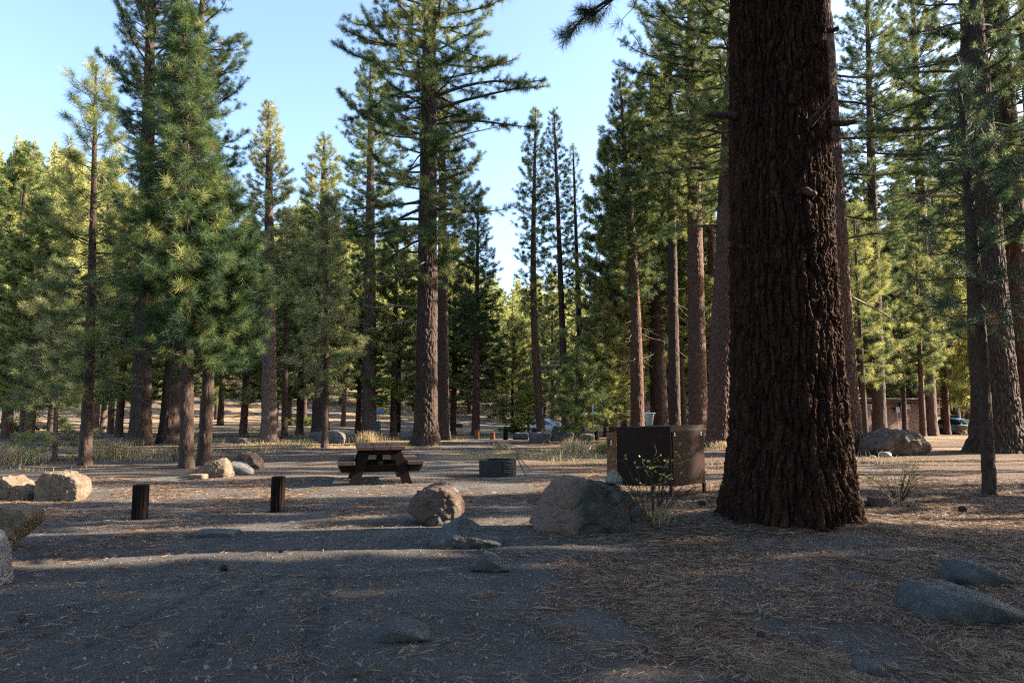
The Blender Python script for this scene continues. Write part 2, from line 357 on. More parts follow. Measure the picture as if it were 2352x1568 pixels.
def needles(P, A, S, K, w, rng, spread=(0.35, 1.75)):
    """tufts at P (T,3) with axes A, needle length S (T) -> V, F, owner index"""
    T = len(P); th = rng.uniform(0, 2 * np.pi, (T, K)); al = rng.uniform(spread[0], spread[1], (T, K))
    ref = np.where(np.abs(A[:, 2:3]) > 0.9, np.array([1.0, 0, 0]), np.array([0, 0, 1.0]))
    U = np.cross(A, ref); U /= np.linalg.norm(U, axis=1, keepdims=True) + 1e-9; W = np.cross(A, U)
    D = A[:, None] * np.cos(al)[..., None] + (U[:, None] * np.cos(th)[..., None] + W[:, None] * np.sin(th)[..., None]) * np.sin(al)[..., None]
    L = S[:, None] * rng.uniform(0.7, 1.1, (T, K)); back = rng.uniform(-0.75, 0.1, (T, K)) * S[:, None]
    B0 = P[:, None] + A[:, None] * back[..., None]; tip = B0 + D * L[..., None]; tip[..., 2] -= 0.10 * L
    rv = rng.normal(size=(T, K, 3)); sd = np.cross(D, rv); sd /= np.linalg.norm(sd, axis=2, keepdims=True) + 1e-9; sd *= w / 2
    mid = B0 + D * L[..., None] * 0.12
    V = np.stack([mid - sd, mid + sd, tip], 2).reshape(-1, 3); F = np.arange(len(V)).reshape(-1, 3)
    return V, F, np.repeat(np.arange(T), K * 3)
def grow(spec):
    """branches, twigs and needle tufts of one pine; returns (branch mesh parts, needle parts, dead parts)"""
    s = dict(n=60, cb=3.0, e_lo=-0.1, e_hi=0.75, up=0.7, droop=0.25, tw=5.0, tl=0.5, tuft=0.2, K=40, w=0.008, fill=0.85, lr=0.02, seed=1, tone=0.0, dead=0, deadz=(2, 5), deadl=1.2, stubs=0, extra=(), tpl=3, jit=0.35)
    s.update(spec); rng = np.random.default_rng(s['seed']); H, tab, lean, bend, r0 = s['H'], s['tab'], s['lean'], s['bend'], s['r0']
    n = s['n']; npt = 8; t = (np.arange(n) + rng.uniform(0, 1, n)) / n; z = s['cb'] + (H * 0.985 - s['cb']) * t ** 0.92
    z = z + rng.normal(0, 0.05, n); phi = np.arange(n) * 2.39996 + rng.normal(0, 0.35, n); lL, lR = prof(tab, z); c = np.cos(phi)
    L = np.where(c > 0, lR * c ** 2, lL * c ** 2) + (lL + lR) / 2 * (1 - c ** 2); L = L * rng.uniform(1 - s['jit'], 1 + s['jit'] * 0.45, n); L = np.maximum(L, 0.18)
    tt = np.clip((z - s['cb']) / (H - s['cb']), 0, 1); e0 = s['e_lo'] + (s['e_hi'] - s['e_lo']) * tt ** 1.3 + rng.normal(0, 0.14, n)
    up, dr = np.full(n, s['up']), np.full(n, s['droop']); live = np.ones(n, bool)
    ex = s['extra']                       # hand-placed limbs: (z, azimuth deg, length, elevation, up, droop, live)
    if len(ex):
        ex = np.array(ex, float); z = np.append(z, ex[:, 0]); phi = np.append(phi, np.radians(ex[:, 1])); L = np.append(L, ex[:, 2]); e0 = np.append(e0, ex[:, 3])
        up = np.append(up, ex[:, 4]); dr = np.append(dr, ex[:, 5]); live = np.append(live, ex[:, 6] > 0.5)
    nd = s['dead']
    if nd:
        z = np.append(z, rng.uniform(s['deadz'][0], s['deadz'][1], nd)); phi = np.append(phi, rng.uniform(0, 2 * np.pi, nd)); L = np.append(L, s['deadl'] * rng.uniform(0.3, 1.1, nd))
        e0 = np.append(e0, rng.normal(-0.15, 0.25, nd)); up = np.append(up, np.full(nd, 0.2)); dr = np.append(dr, np.full(nd, 0.7)); live = np.append(live, np.zeros(nd, bool))
    n = len(z); S = np.linspace(0, 1, npt)[None]; el = e0[:, None] - dr[:, None] * S + (up + dr)[:, None] * S ** 2.2 * rng.uniform(0.5, 1.2, (n, 1))
    wob = rng.normal(0, 0.13, (n, npt)).cumsum(1); el = np.clip(el + rng.normal(0, 0.07, (n, npt)).cumsum(1), -1.3, 1.35); az = phi[:, None] + wob
    D = np.stack([np.cos(el) * np.cos(az), np.cos(el) * np.sin(az), np.sin(el)], -1); st = (L / (npt - 1))[:, None, None] * D
    zc = np.clip(z, 0, H); cx = lean[0] * (zc / H) ** 1.15 + bend * np.sin(np.pi * zc / H * 1.3); cy = lean[1] * zc / H
    P = np.zeros((n, npt, 3)); P[:, 0] = np.stack([cx, cy, z], -1); P[:, 1:] = P[:, :1] + np.cumsum(st[:, :-1], 1)
    rt = s['r_at'](zc); P += (np.stack([np.cos(phi), np.sin(phi), 0 * phi], -1) * (rt * 0.6)[:, None])[:, None]
    lr = np.minimum(rt * 0.55, s['lr'] * (0.35 + 0.33 * L)); RR = lr[:, None] * (1 - 0.82 * S) + 0.003
    bV, bF = tubes(P[live], RR[live], 6); out = {'b': (bV, bF)}
    deadP = [P[~live]]; deadR = [RR[~live]]
    # twigs
    m = np.maximum(2, (L * s['tw']).astype(int)); own = np.repeat(np.arange(n), m); nt = len(own)
    sj = rng.uniform(0.18, 1.0, nt) ** 0.8; sj[np.cumsum(m) - 1] = 1.0; fi = sj * (npt - 1); i0 = np.minimum(fi.astype(int), npt - 2); fr = (fi - i0)[:, None]
    base = P[own, i0] * (1 - fr) + P[own, i0 + 1] * fr; tan = P[own, i0 + 1] - P[own, i0]; tan /= np.linalg.norm(tan, axis=1, keepdims=True) + 1e-9
    sgn = np.where(rng.uniform(size=nt) > 0.5, 1, -1) * rng.uniform(0.3, 1.15, nt); sgn[sj > 0.985] *= 0.15
    ca, sa = np.cos(sgn), np.sin(sgn); d = np.stack([tan[:, 0] * ca - tan[:, 1] * sa, tan[:, 0] * sa + tan[:, 1] * ca, tan[:, 2] + rng.normal(0.12, 0.3, nt)], -1)
    d /= np.linalg.norm(d, axis=1, keepdims=True); tl = (s['tl'] * (0.4 + 0.55 * np.minimum(L[own], 3.0) * (1.05 - sj) * 0.8)) * rng.uniform(0.6, 1.3, nt)
    c1 = base + d * (tl * 0.5)[:, None]; d2 = d + np.array([0, 0, 1.0]) * rng.uniform(0.05, 0.55, nt)[:, None]; d2 /= np.linalg.norm(d2, axis=1, keepdims=True); c2 = c1 + d2 * (tl * 0.5)[:, None]
    TP = np.stack([base, c1, c2], 1); tr = 0.004 + 0.006 * np.minimum(tl, 1.0); TR = tr[:, None] * np.array([[1.1, 0.8, 0.5]]); lv = live[own]
    if s.get('twig_r'): TR = TR * s['twig_r']
    tV, tF = tubes(TP[lv], TR[lv], 3); out['b'] = (np.vstack([bV, tV]), [bF, tF + len(bV)])
    if (~live).any():
        dV, dF = tubes(P[~live], RR[~live], 5); eV, eF = tubes(TP[~lv] * 1.0, TR[~lv], 3); out['d'] = (np.vstack([dV, eV]), [dF, eF + len(dV)])
    # tufts
    PP = []; AA = []; OO = []
    for q in np.linspace(1.0, 0.35, s['tpl']):
        k = lv & (rng.uniform(size=nt) < s['fill']) & ((tl * q > 0.10) | (q > 0.9))
        if q > 0.5: p = c1 + (c2 - c1) * (q - 0.5) * 2; a = d2
        else: p = base + (c1 - base) * q * 2; a = d
        PP.append(p[k]); AA.append(a[k]); OO.append(own[k])
    PP.append(np.array([[lean[0] + bend * math.sin(math.pi * 1.3), lean[1], H]])); AA.append(np.array([[0, 0, 1.0]])); OO.append(np.array([0]))
    PP = np.vstack(PP); AA = np.vstack(AA); OO = np.concatenate(OO); T = len(PP)
    SS = s['tuft'] * rng.uniform(0.75, 1.2, T); nv, nf, ow = needles(PP, AA, SS, s['K'], s['w'], rng)
    tone = np.clip(0.48 + s['tone'] + 0.21 * rng.normal(size=T) + 0.10 * rng.normal(size=n)[OO], 0.02, 0.93)
    tone = np.where(rng.uniform(size=T) < s.get('brown', 0.004), 2.0, tone)
    out['n'] = (nv, nf, tone[ow]); return out
def tree_meshes(s, tr=None, mat=None, bark=None, keep=None):
    s.setdefault('lean', (0, 0)); s.setdefault('bend', 0.0); tr = tr or {}
    H, r0 = s['H'], s['r0']; taper = tr.get('taper', 0.8); tip = tr.get('tip', 0.012)
    s['r_at'] = lambda z: tip + (r0 - tip) * (1 - np.clip(z / H, 0, 1)) ** taper
    V, F, pl = make_trunk(H, r0, s['lean'], s['bend'], s.get('seed', 1), **tr); o = grow(s)
    tm = np_mesh('trunk', V, [F], bark or M_BARKD, True, {'plate': pl}); bm = np_mesh('branches', o['b'][0], o['b'][1], M_TWIG, True)
    cm = np_mesh('crown', o['n'][0], [o['n'][1]], mat or M_NEED, False, {'tone': o['n'][2]})
    dm = np_mesh('dead_branches', o['d'][0], o['d'][1], M_DEAD, True) if 'd' in o else None
    return tm, bm, cm, dm
def place_tree(ms, loc, rot=0.0, sc=(1, 1, 1), label='', group=None, name='pine_tree', cat='pine tree'):
    t = thing(name, label, cat, loc, rot, group); t.scale = sc
    link('trunk', ms[0], t); c = link('crown', ms[2], t); link('branches', ms[1], c)
    if ms[3]: link('dead_branches', ms[3], t)
    return t
def zat(py, Y, px=1176): return float(pt(px, py, Y)[2])
def spec_px(bx, by, tx, ty, tab_px, Y=None, **k):
    """tree from picture positions: base, top, crown table [(py, left px, right px)] in 2352-wide picture units"""
    if Y is None: X, Y = onground(bx, by)
    else: X = float(pt(bx, 940, Y)[0])
    z0 = ghf(X, Y); sc = Y / FPX; top = pt(tx, ty, Y); H = float(top[2]) - z0 if 'H' not in k else k['H']
    lean = (float(top[0]) - X, 0.0) if 'H' not in k else (k.get('leanx', 0.0), 0.0)
    tab = sorted([(zat(py, Y) - z0, a * sc, b * sc) for py, a, b in tab_px])
    k.pop('leanx', None); d = dict(H=H, lean=lean, tab=tab, seed=int(bx) % 997); d.update(k); return d, (X, Y, z0)

# --- the pines that stand out one by one
def hero(bx, by, tx, ty, tab, label, Y=None, tr=None, mat=None, bark=None, **k):
    s, loc = spec_px(bx, by, tx, ty, tab, Y, **k); s['cb'] = max(0.3, s['tab'][0][0]) if 'cb' not in k else k['cb']
    s['n'] = int(s['n'] * 1.5); s['K'] = int(s['K'] * 1.5); s['w'] *= 1.25; s['tw'] *= 1.15; s['tuft'] *= 1.12; s['tpl'] = 2; s['fill'] = min(0.96, s['fill'] + 0.04)
    ms = tree_meshes(s, tr, mat, bark); return place_tree(ms, loc, label=label)

hero(195, 1068, 222, 155, [(155, 10, 12), (220, 60, 35), (310, 70, 80), (480, 85, 95), (620, 110, 90), (780, 60, 110), (930, 30, 60)],
     'slender young pine with a bare lower trunk and sparse tufted crown, left of the clearing', r0=0.16, n=84, tuft=0.27, K=62, w=0.0075, tw=3.8, tl=0.42, lr=0.02, e_lo=-0.15, e_hi=0.8, fill=0.78, tpl=2,
     dead=26, deadz=(2.2, 6.0), deadl=1.5, tr=dict(nth=28, nz=260, depth=0.018, taper=0.75), seed=11, tone=0.05, bend=0.02)
hero(133, 1058, 136, 600, [(600, 8, 8), (700, 60, 70), (820, 90, 95), (930, 95, 90), (1055, 85, 80)],
     'pale bushy sapling pine with needles down to the grass, behind the slender young pine', Y=21.5, r0=0.075, n=70, tuft=0.21, K=46, w=0.008, tw=4, tl=0.36, fill=0.85, mat=M_NEEDP, bark=M_BARKP,
     tr=dict(nth=16, nz=80, depth=0.006, flare=0.1), seed=12, cb=0.25, dead=14, deadz=(0.5, 3), deadl=0.9)
hero(428, 1075, 424, 22, [(22, 8, 8), (90, 55, 45), (200, 55, 60), (330, 85, 70), (470, 100, 75), (620, 120, 95), (740, 115, 90), (830, 60, 60)],
     'tall dense young pine with shaggy dark tufts, left of the front pair', r0=0.175, n=210, tuft=0.25, K=66, w=0.0075, tw=4.6, tl=0.42, e_lo=-0.1, e_hi=0.95, fill=0.92, tr=dict(nth=28, nz=260, depth=0.02, taper=0.75), seed=13, tone=-0.16, lr=0.02)  # lowered tone puts partial shade into the needle colour
hero(468, 1068, 486, 400, [(400, 10, 10), (470, 50, 70), (560, 70, 110), (680, 90, 130), (790, 80, 120), (850, 40, 60)],
     'leaning dark trunked pine with a broad low crown, right of the front pair', r0=0.185, n=150, tuft=0.25, K=64, w=0.0075, tw=4.6, tl=0.46, e_lo=-0.1, e_hi=0.9, fill=0.9, tr=dict(nth=28, nz=200, depth=0.02, taper=0.75), seed=14, tone=-0.14, bend=0.06, lr=0.02)  # needle tone darkened for the shade this crown stands in
hero(2273, 1135, 2206, 168, [(168, 10, 10), (230, 35, 60), (330, 60, 120), (450, 110, 150), (600, 120, 150), (720, 140, 150), (800, 60, 80)],
     'thin dark pine with long blue green needles, before the broad old trunks', r0=0.115, n=60, tuft=0.23, K=56, w=0.005, tw=4.2, tl=0.42, e_lo=0.0, e_hi=0.85, fill=0.72, mat=M_NEEDB, tr=dict(nth=36, nz=300, depth=0.014, taper=0.7), seed=15, tone=-0.05, bend=0.05, lr=0.018)
hero(748, 1027, 752, 452, [(452, 8, 8), (560, 40, 40), (680, 60, 60), (790, 75, 80), (870, 70, 65), (905, 30, 30)],
     'pale fluffy young pine in full sun, left of the picnic table', r0=0.14, Y=28.0, n=110, tuft=0.25, K=42, w=0.011, tw=4.4, tl=0.42, fill=0.92, mat=M_NEEDP, tr=dict(nth=20, nz=120, depth=0.012), seed=16, dead=14, deadz=(2, 4), deadl=1.0)
hero(978, 1022, 990, -420, [(-420, 30, 30), (-200, 120, 130), (0, 150, 170), (60, 195, 160), (120, 190, 170), (200, 215, 190), (290, 190, 120), (380, 150, 110), (450, 190, 130), (520, 190, 80), (600, 140, 50), (655, 60, 30)],
     'huge old pine with a broad ragged crown, centre of the forest behind the picnic table', r0=0.50, n=150, tuft=0.21, K=40, w=0.0100, tw=6.0, tl=0.62, e_lo=-0.25, e_hi=0.45, up=0.8, droop=0.35, fill=0.86, tr=dict(nth=150, nz=620, depth=0.05, flare=0.5, taper=0.62, vlen=0.5, tip=0.05, detail_to=21), seed=17, tone=-0.12, lr=0.042,  # shade on the crown is part of the lowered needle tone
     extra=[(15.9, 6, 5.2, 0.35, -0.2, 0.55, 1), (15.3, -8, 5.3, 0.30, -0.5, 0.35, 1), (14.6, 12, 4.6, 0.25, -0.6, 0.3, 1), (14.4, 172, 4.6, 0.1, 0.5, 0.35, 1), (16.9, 178, 4.2, 0.2, 0.5, 0.3, 1), (13.7, 0, 3.1, 0.2, 0.0, 0.25, 0), (10.6, 2, 3.4, 0.05, 0.9, 0.05, 1), (10.9, 176, 3.9, -0.05, 0.3, 0.5, 1), (9.7, 186, 3.8, -0.1, 0.1, 0.6, 1),
            (7.9, 178, 2.9, -0.2, 0.0, 0.55, 0), (7.2, 186, 3.0, 0.25, 0.0, 1.0, 0), (6.0, 172, 3.0, 0.2, 0.0, 1.1, 0), (5.4, 182, 2.6, 0.15, 0.1, 1.0, 0), (7.4, -10, 1.6, 0.3, 0.0, 1.6, 0)])
hero(325, 1020, 350, -160, [(-160, 30, 60), (0, 50, 190), (100, 60, 200), (200, 70, 210), (330, 60, 225), (450, 50, 190), (560, 60, 150), (700, 60, 90), (830, 40, 50)],
     'dark old pine with upswept outer limbs rising behind the dense young pair', r0=0.42, Y=30.5, n=170, tuft=0.21, K=40, w=0.010, tw=4.6, tl=0.6, e_lo=-0.1, e_hi=0.6, up=1.0, fill=0.88, tr=dict(nth=70, nz=260, depth=0.045, flare=0.35, taper=0.6, tip=0.04), seed=18, tone=-0.18, lr=0.035)  # darker tone paints this crown as shaded
hero(393, 1022, 470, -60, [(-60, 30, 60), (60, 60, 120), (200, 60, 130), (400, 60, 110), (600, 60, 90), (800, 40, 50)],
     'broad dark trunk half hidden right behind the dense pair of young pines', r0=0.45, Y=31.5, n=80, tuft=0.21, K=36, w=0.011, tw=4.4, tl=0.6, e_lo=-0.1, e_hi=0.6, up=0.9, fill=0.85, tr=dict(nth=60, nz=200, depth=0.045, flare=0.3, taper=0.6, tip=0.04), seed=19, tone=-0.1, lr=0.03)
hero(2285, 1040, 2212, -300, [(-300, 30, 30), (-100, 150, 150), (0, 190, 170), (100, 150, 180), (200, 200, 150), (330, 220, 150), (450, 150, 150), (560, 60, 120)],
     'very broad old pine trunk with long bare limbs behind the thin dark pine', Y=24.5, r0=0.72, n=60, tuft=0.21, K=44, w=0.009, tw=4.6, tl=0.6, e_lo=-0.25, e_hi=0.5, fill=0.8, tr=dict(nth=200, nz=640, depth=0.06, flare=0.55, taper=0.55, vlen=0.5, tip=0.05, detail_to=17), seed=20, tone=0.0, lr=0.05, bark=M_BARKD,
     extra=[(13.2, 180, 4.2, 0.12, -0.25, 0.1, 1), (11.9, 184, 4.4, 0.02, 0.0, 0.1, 1), (10.9, 176, 4.4, 0.0, -0.2, 0.0, 1), (14.6, 178, 2.6, 0.2, -0.3, 0.25, 0), (15.5, 190, 1.8, 0.15, 0.1, 0.1, 0), (12.5, 0, 3.4, 0.9, 0.2, 0.0, 1), (13.8, 8, 3.6, 1.0, 0.1, 0.1, 1), (14.6, -5, 3.2, 0.8, 0.3, 0.0, 1), (11.0, 5, 3.2, 0.5, 0.5, 0.0, 1), (15.6, 3, 3.0, 0.3, 0.3, 0.0, 1), (9.4, 178, 3.5, 0.0, -0.2, 0.1, 0)])
hero(2344, 1048, 2300, -100, [(-100, 100, 100), (200, 120, 120), (500, 100, 100)],
     'rough barked old trunk cut by the right edge of the view, touching the broad one', Y=25.6, r0=0.50, n=40, tuft=0.21, K=36, w=0.009, tw=4.0, tl=0.5, fill=0.6, tr=dict(nth=110, nz=300, depth=0.05, flare=0.4, taper=0.6, tip=0.04), seed=21, bark=M_BARKR, lr=0.03)
hero(1650, 1028, 1705, -250, [(-250, 30, 30), (-50, 150, 150), (100, 200, 150), (250, 160, 120), (350, 170, 90), (420, 90, 50), (480, 40, 30)],
     'thick pale grey pine trunk standing just left of the giant foreground trunk', Y=29.5, r0=0.52, n=110, tuft=0.21, K=38, w=0.010, tw=5.4, tl=0.6, e_lo=-0.1, e_hi=0.5, fill=0.88, bark=M_BARKR, tr=dict(nth=130, nz=420, depth=0.04, flare=0.3, taper=0.5, tip=0.05, vlen=0.3, detail_to=15), seed=22, tone=0.0, lr=0.045,
     extra=[(12.2, 184, 4.6, 0.15, -0.55, 0.0, 1), (9.6, 190, 3.4, 0.0, -0.3, 0.3, 1), (14.5, 176, 4.2, 0.1, 0.1, 0.1, 1)])
hero(1914, 1036, 1872, -300, [(-560, 30, 30), (-400, 120, 150), (-250, 100, 130), (-160, 60, 60)],
     'tall red brown pine trunk showing from behind the right side of the giant foreground trunk', Y=25.5, r0=0.84, n=40, tuft=0.2, K=38, w=0.009, tw=4.4, tl=0.5, fill=0.75, bark=M_BARKR, tr=dict(nth=180, nz=560, depth=0.06, flare=0.35, taper=0.55, vlen=0.45, tip=0.05, detail_to=15), seed=23, lr=0.035,
     extra=[(5.9, 8, 3.6, -0.1, -0.1, 0.5, 0), (12.0, 5, 3.2, 0.1, 0.1, 0.2, 1), (10.5, -12, 2.8, 0.0, 0.2, 0.2, 1), (9.0, 10, 3.0, 0.0, 0.1, 0.3, 1), (13.5, -5, 3.4, 0.1, 0.2, 0.2, 1), (14.6, 12, 3.6, 0.1, 0.2, 0.2, 1), (8.0, -20, 2.2, 0.0, 0.1, 0.3, 1)])
hero(1603, 1000, 1585, -60, [(-60, 60, 60), (60, 140, 90), (150, 170, 110), (260, 150, 100), (350, 110, 80), (420, 70, 60), (520, 30, 30)],
     'tall straight pine with a clean orange lit trunk, left of the thick pale grey one', Y=33.5, r0=0.46, n=130, tuft=0.21, K=38, w=0.010, tw=4.6, tl=0.55, e_lo=-0.1, e_hi=0.5, fill=0.85, bark=M_BARKR, tr=dict(nth=90, nz=380, depth=0.03, flare=0.25, taper=0.5, tip=0.05, vlen=0.25, detail_to=20), seed=24, lr=0.035)
hero(1463, 990, 1428, 165, [(165, 10, 10), (230, 30, 35), (330, 60, 60), (460, 75, 70), (600, 60, 60), (690, 35, 40)],
     'tall pine with a narrow dark crown, behind the left end of the brown locker', Y=36.0, r0=0.36, n=170, tuft=0.21, K=34, w=0.012, tw=4.8, tl=0.5, fill=0.9, bark=M_BARKR, tr=dict(nth=60, nz=220, depth=0.03, taper=0.7), seed=25, dead=22, deadz=(4, 7.5), deadl=1.6, bend=0.15)
hero(1549, 990, 1538, 40, [(40, 10, 10), (150, 60, 60), (300, 90, 80), (450, 80, 80), (560, 50, 50)],
     'straight grey brown trunk between the narrow crowned pine and the clean orange one', Y=35.0, r0=0.30, n=100, tuft=0.21, K=34, w=0.012, tw=4.6, tl=0.5, fill=0.88, tr=dict(nth=50, nz=200, depth=0.03, taper=0.6), seed=26, dead=16, deadz=(4, 8), deadl=1.3)
hero(1515, 985, 1500, 300, [(300, 10, 10), (450, 60, 60), (620, 60, 60)],
     'dark shaded trunk standing behind the hammock', Y=42.0, r0=0.50, n=80, tuft=0.22, K=26, w=0.015, tw=4, tl=0.5, fill=0.9, tr=dict(nth=50, nz=120, depth=0.03, taper=0.6), seed=27)
hero(1243, 998, 1222, 248, [(248, 6, 6), (330, 28, 28), (430, 42, 38), (540, 42, 45), (650, 35, 40), (720, 25, 25)],
     'slim pine with a curved trunk in front of the white car', Y=40.0, r0=0.26, n=150, tuft=0.20, K=30, w=0.013, tw=4.8, tl=0.42, fill=0.92, tr=dict(nth=40, nz=160, depth=0.02, taper=0.7), seed=28, bend=-0.25, bark=M_BARKR, dead=12, deadz=(4, 8), deadl=1.3)
hero(848, 1000, 852, 118, [(118, 8, 8), (200, 40, 45), (330, 70, 70), (460, 85, 80), (560, 60, 60), (640, 40, 40)],
     'tall pine with a pinkish mottled trunk left of the huge old pine', Y=41.0, r0=0.42, n=130, tuft=0.22, K=32, w=0.013, tw=4.8, tl=0.5, fill=0.9, tr=dict(nth=60, nz=240, depth=0.035, taper=0.6), seed=29, bark=M_BARKP, dead=18, deadz=(4.5, 9), deadl=1.8, tone=0.06)
hero(620, 1016, 617, 236, [(236, 6, 6), (300, 22, 26), (400, 48, 45), (500, 55, 58), (600, 60, 62), (690, 45, 50)],
     'sunlit conical pine with a pale lit trunk, right of the dense dark pair', Y=33.0, r0=0.37, n=150, tuft=0.20, K=34, w=0.012, tw=5.0, tl=0.45, fill=0.93, tr=dict(nth=60, nz=240, depth=0.03, taper=0.62), seed=30, bark=M_BARKP, tone=0.12, mat=M_NEEDP, dead=12, deadz=(3.5, 6), deadl=1.2)  # pale needle set and raised tone put the sun into this crown
hero(655, 1012, 660, 480, [(480, 8, 8), (600, 40, 40), (720, 45, 45), (800, 25, 25)],
     'narrow shaded pine close to the right of the sunlit conical one', Y=36.0, r0=0.17, n=90, tuft=0.20, K=28, w=0.013, tw=4.2, tl=0.42, fill=0.88, tr=dict(nth=30, nz=120, depth=0.02), seed=31, dead=10, deadz=(3, 5), deadl=1.0)
hero(737, 1012, 745, 312, [(312, 6, 6), (400, 40, 40), (520, 60, 60), (640, 60, 60), (760, 30, 30)],
     'tall yellow green pine with a stout black trunk behind the pale fluffy young pine', Y=38.0, r0=0.46, n=130, tuft=0.22, K=30, w=0.014, tw=4.6, tl=0.5, fill=0.9, tr=dict(nth=40, nz=120, depth=0.03, taper=0.6), seed=32, tone=0.14)
hero(1018, 1012, 1015, 200, [(200, 6, 6), (330, 50, 50), (500, 70, 70), (620, 50, 50)],
     'dark trunk tucked against the right side of the huge old pine', Y=35.0, r0=0.33, n=90, tuft=0.22, K=28, w=0.014, tw=4.4, tl=0.5, fill=0.85, tr=dict(nth=40, nz=140, depth=0.03, taper=0.5), seed=33)
hero(1093, 1000, 1098, 452, [(452, 6, 6), (520, 26, 24), (620, 48, 50), (720, 62, 60), (800, 40, 45)],
     'dark cone shaped pine with a skirt of dead twigs, right of the huge old pine', Y=43.0, r0=0.26, n=140, tuft=0.22, K=30, w=0.014, tw=4.8, tl=0.46, fill=0.93, tr=dict(nth=40, nz=160, depth=0.02), seed=34, bark=M_BARKR, dead=44, deadz=(2.2, 4.6), deadl=1.8)
hero(1299, 985, 1272, 250, [(250, 6, 6), (330, 24, 24), (430, 36, 34), (540, 42, 40), (660, 36, 36), (740, 22, 22)],
     'pointed pine with golden lit tufts, middle of three narrow ones against the sky', Y=46.0, r0=0.26, n=140, tuft=0.21, K=28, w=0.015, tw=4.8, tl=0.42, fill=0.9, tr=dict(nth=36, nz=140, depth=0.02, taper=0.6), seed=35, bark=M_BARKR, tone=0.05, dead=12, deadz=(5, 9), deadl=1.4)
hero(1336, 985, 1316, 330, [(330, 6, 6), (400, 18, 20), (500, 30, 30), (600, 34, 34), (700, 20, 20)],
     'sparse narrow pine, rightmost of three pointed ones against the sky', Y=47.0, r0=0.22, n=90, tuft=0.21, K=26, w=0.015, tw=4.2, tl=0.4, fill=0.75, tr=dict(nth=36, nz=140, depth=0.02, taper=0.6), seed=36)
hero(1322, 992, 1325, 812, [(812, 6, 6), (860, 45, 60), (920, 75, 75), (960, 60, 60)],
     'low broad young pine behind the green metal stakes', Y=33.0, r0=0.10, n=60, tuft=0.24, K=38, w=0.012, tw=4.4, tl=0.45, fill=0.9, tr=dict(nth=20, nz=60, depth=0.01), seed=37, cb=0.6, tone=-0.05)
hero(2135, 992, 2095, -40, [(-40, 10, 10), (80, 80, 90), (200, 120, 120), (330, 120, 120), (450, 90, 90), (620, 50, 50)],
     'tall bare dark trunk at the right end of the brick toilet building', Y=46.0, r0=0.42, n=170, tuft=0.22, K=28, w=0.014, tw=4.4, tl=0.5, fill=0.8, bark=M_BARKR, tr=dict(nth=50, nz=160, depth=0.03, taper=0.5), seed=38, tone=0.0)
hero(2018, 998, 1990, -60, [(-60, 10, 10), (60, 80, 90), (200, 100, 130), (350, 110, 140), (500, 90, 100), (700, 50, 50)],
     'dark trunk before the left end of the brick toilet building', Y=42.0, r0=0.40, n=180, tuft=0.22, K=30, w=0.013, tw=4.4, tl=0.5, fill=0.82, tr=dict(nth=50, nz=160, depth=0.03, taper=0.6), seed=39)
hero(2075, 997, 2070, 640, [(640, 8, 8), (740, 60, 60), (860, 80, 80), (900, 40, 40)],
     'thin dark sapling before the middle of the brick toilet building', Y=45.0, r0=0.16, n=70, tuft=0.24, K=30, w=0.013, tw=4.2, tl=0.45, fill=0.85, tr=dict(nth=24, nz=80, depth=0.015), seed=40)
hero(2117, 997, 2104, 560, [(560, 8, 8), (680, 50, 50), (800, 70, 60), (880, 30, 30)],
     'thin pale sided sapling before the right window of the brick toilet building', Y=44.0, r0=0.2, n=80, tuft=0.24, K=30, w=0.013, tw=4.2, tl=0.45, fill=0.85, bark=M_BARKR, tr=dict(nth=24, nz=80, depth=0.015), seed=41)
hero(1985, 1010, 1960, 470, [(470, 8, 8), (560, 60, 70), (680, 60, 90), (800, 60, 90), (880, 40, 60)],
     'bushy young pine catching the sun just right of the tall red brown trunk', Y=34.0, r0=0.14, n=90, tuft=0.24, K=40, w=0.010, tw=4.2, tl=0.45, fill=0.85, tr=dict(nth=24, nz=80, depth=0.012), seed=42, tone=0.12)

# --- the giant foreground pine
gX, gY = float(pt(1806, 940, 9.2)[0]), 9.2; gz = ghf(gX, gY)
tx17 = float(pt(1780, 0, 9.2)[0]); H17 = 32.0; lean17 = (tx17 - gX) / ((6.9 / H17) ** 1.15)
V, F, pl = make_trunk(H17, 0.72, (lean17, 0), 0.0, 77, nth=760, nz=1150, cells=50, depth=0.088, flare=0.21, vlen=0.6, rough=1.0, detail_to=8.2, taper=0.78, tip=0.06)
s17 = dict(H=H17, r0=0.745, lean=(lean17, 0), bend=0.0, seed=78, tab=[(11, 2.5, 2.5), (20, 4, 4), (30, 1, 1), (32, .4, .4)], cb=11.5, n=46, tuft=0.20, K=64, w=0.006, tw=6.5, tl=0.6, fill=0.9, lr=0.045, tone=0.02, e_lo=-0.1, e_hi=0.5)
s17['r_at'] = lambda z: 0.06 + 0.685 * (1 - np.clip(z / H17, 0, 1)) ** 0.72
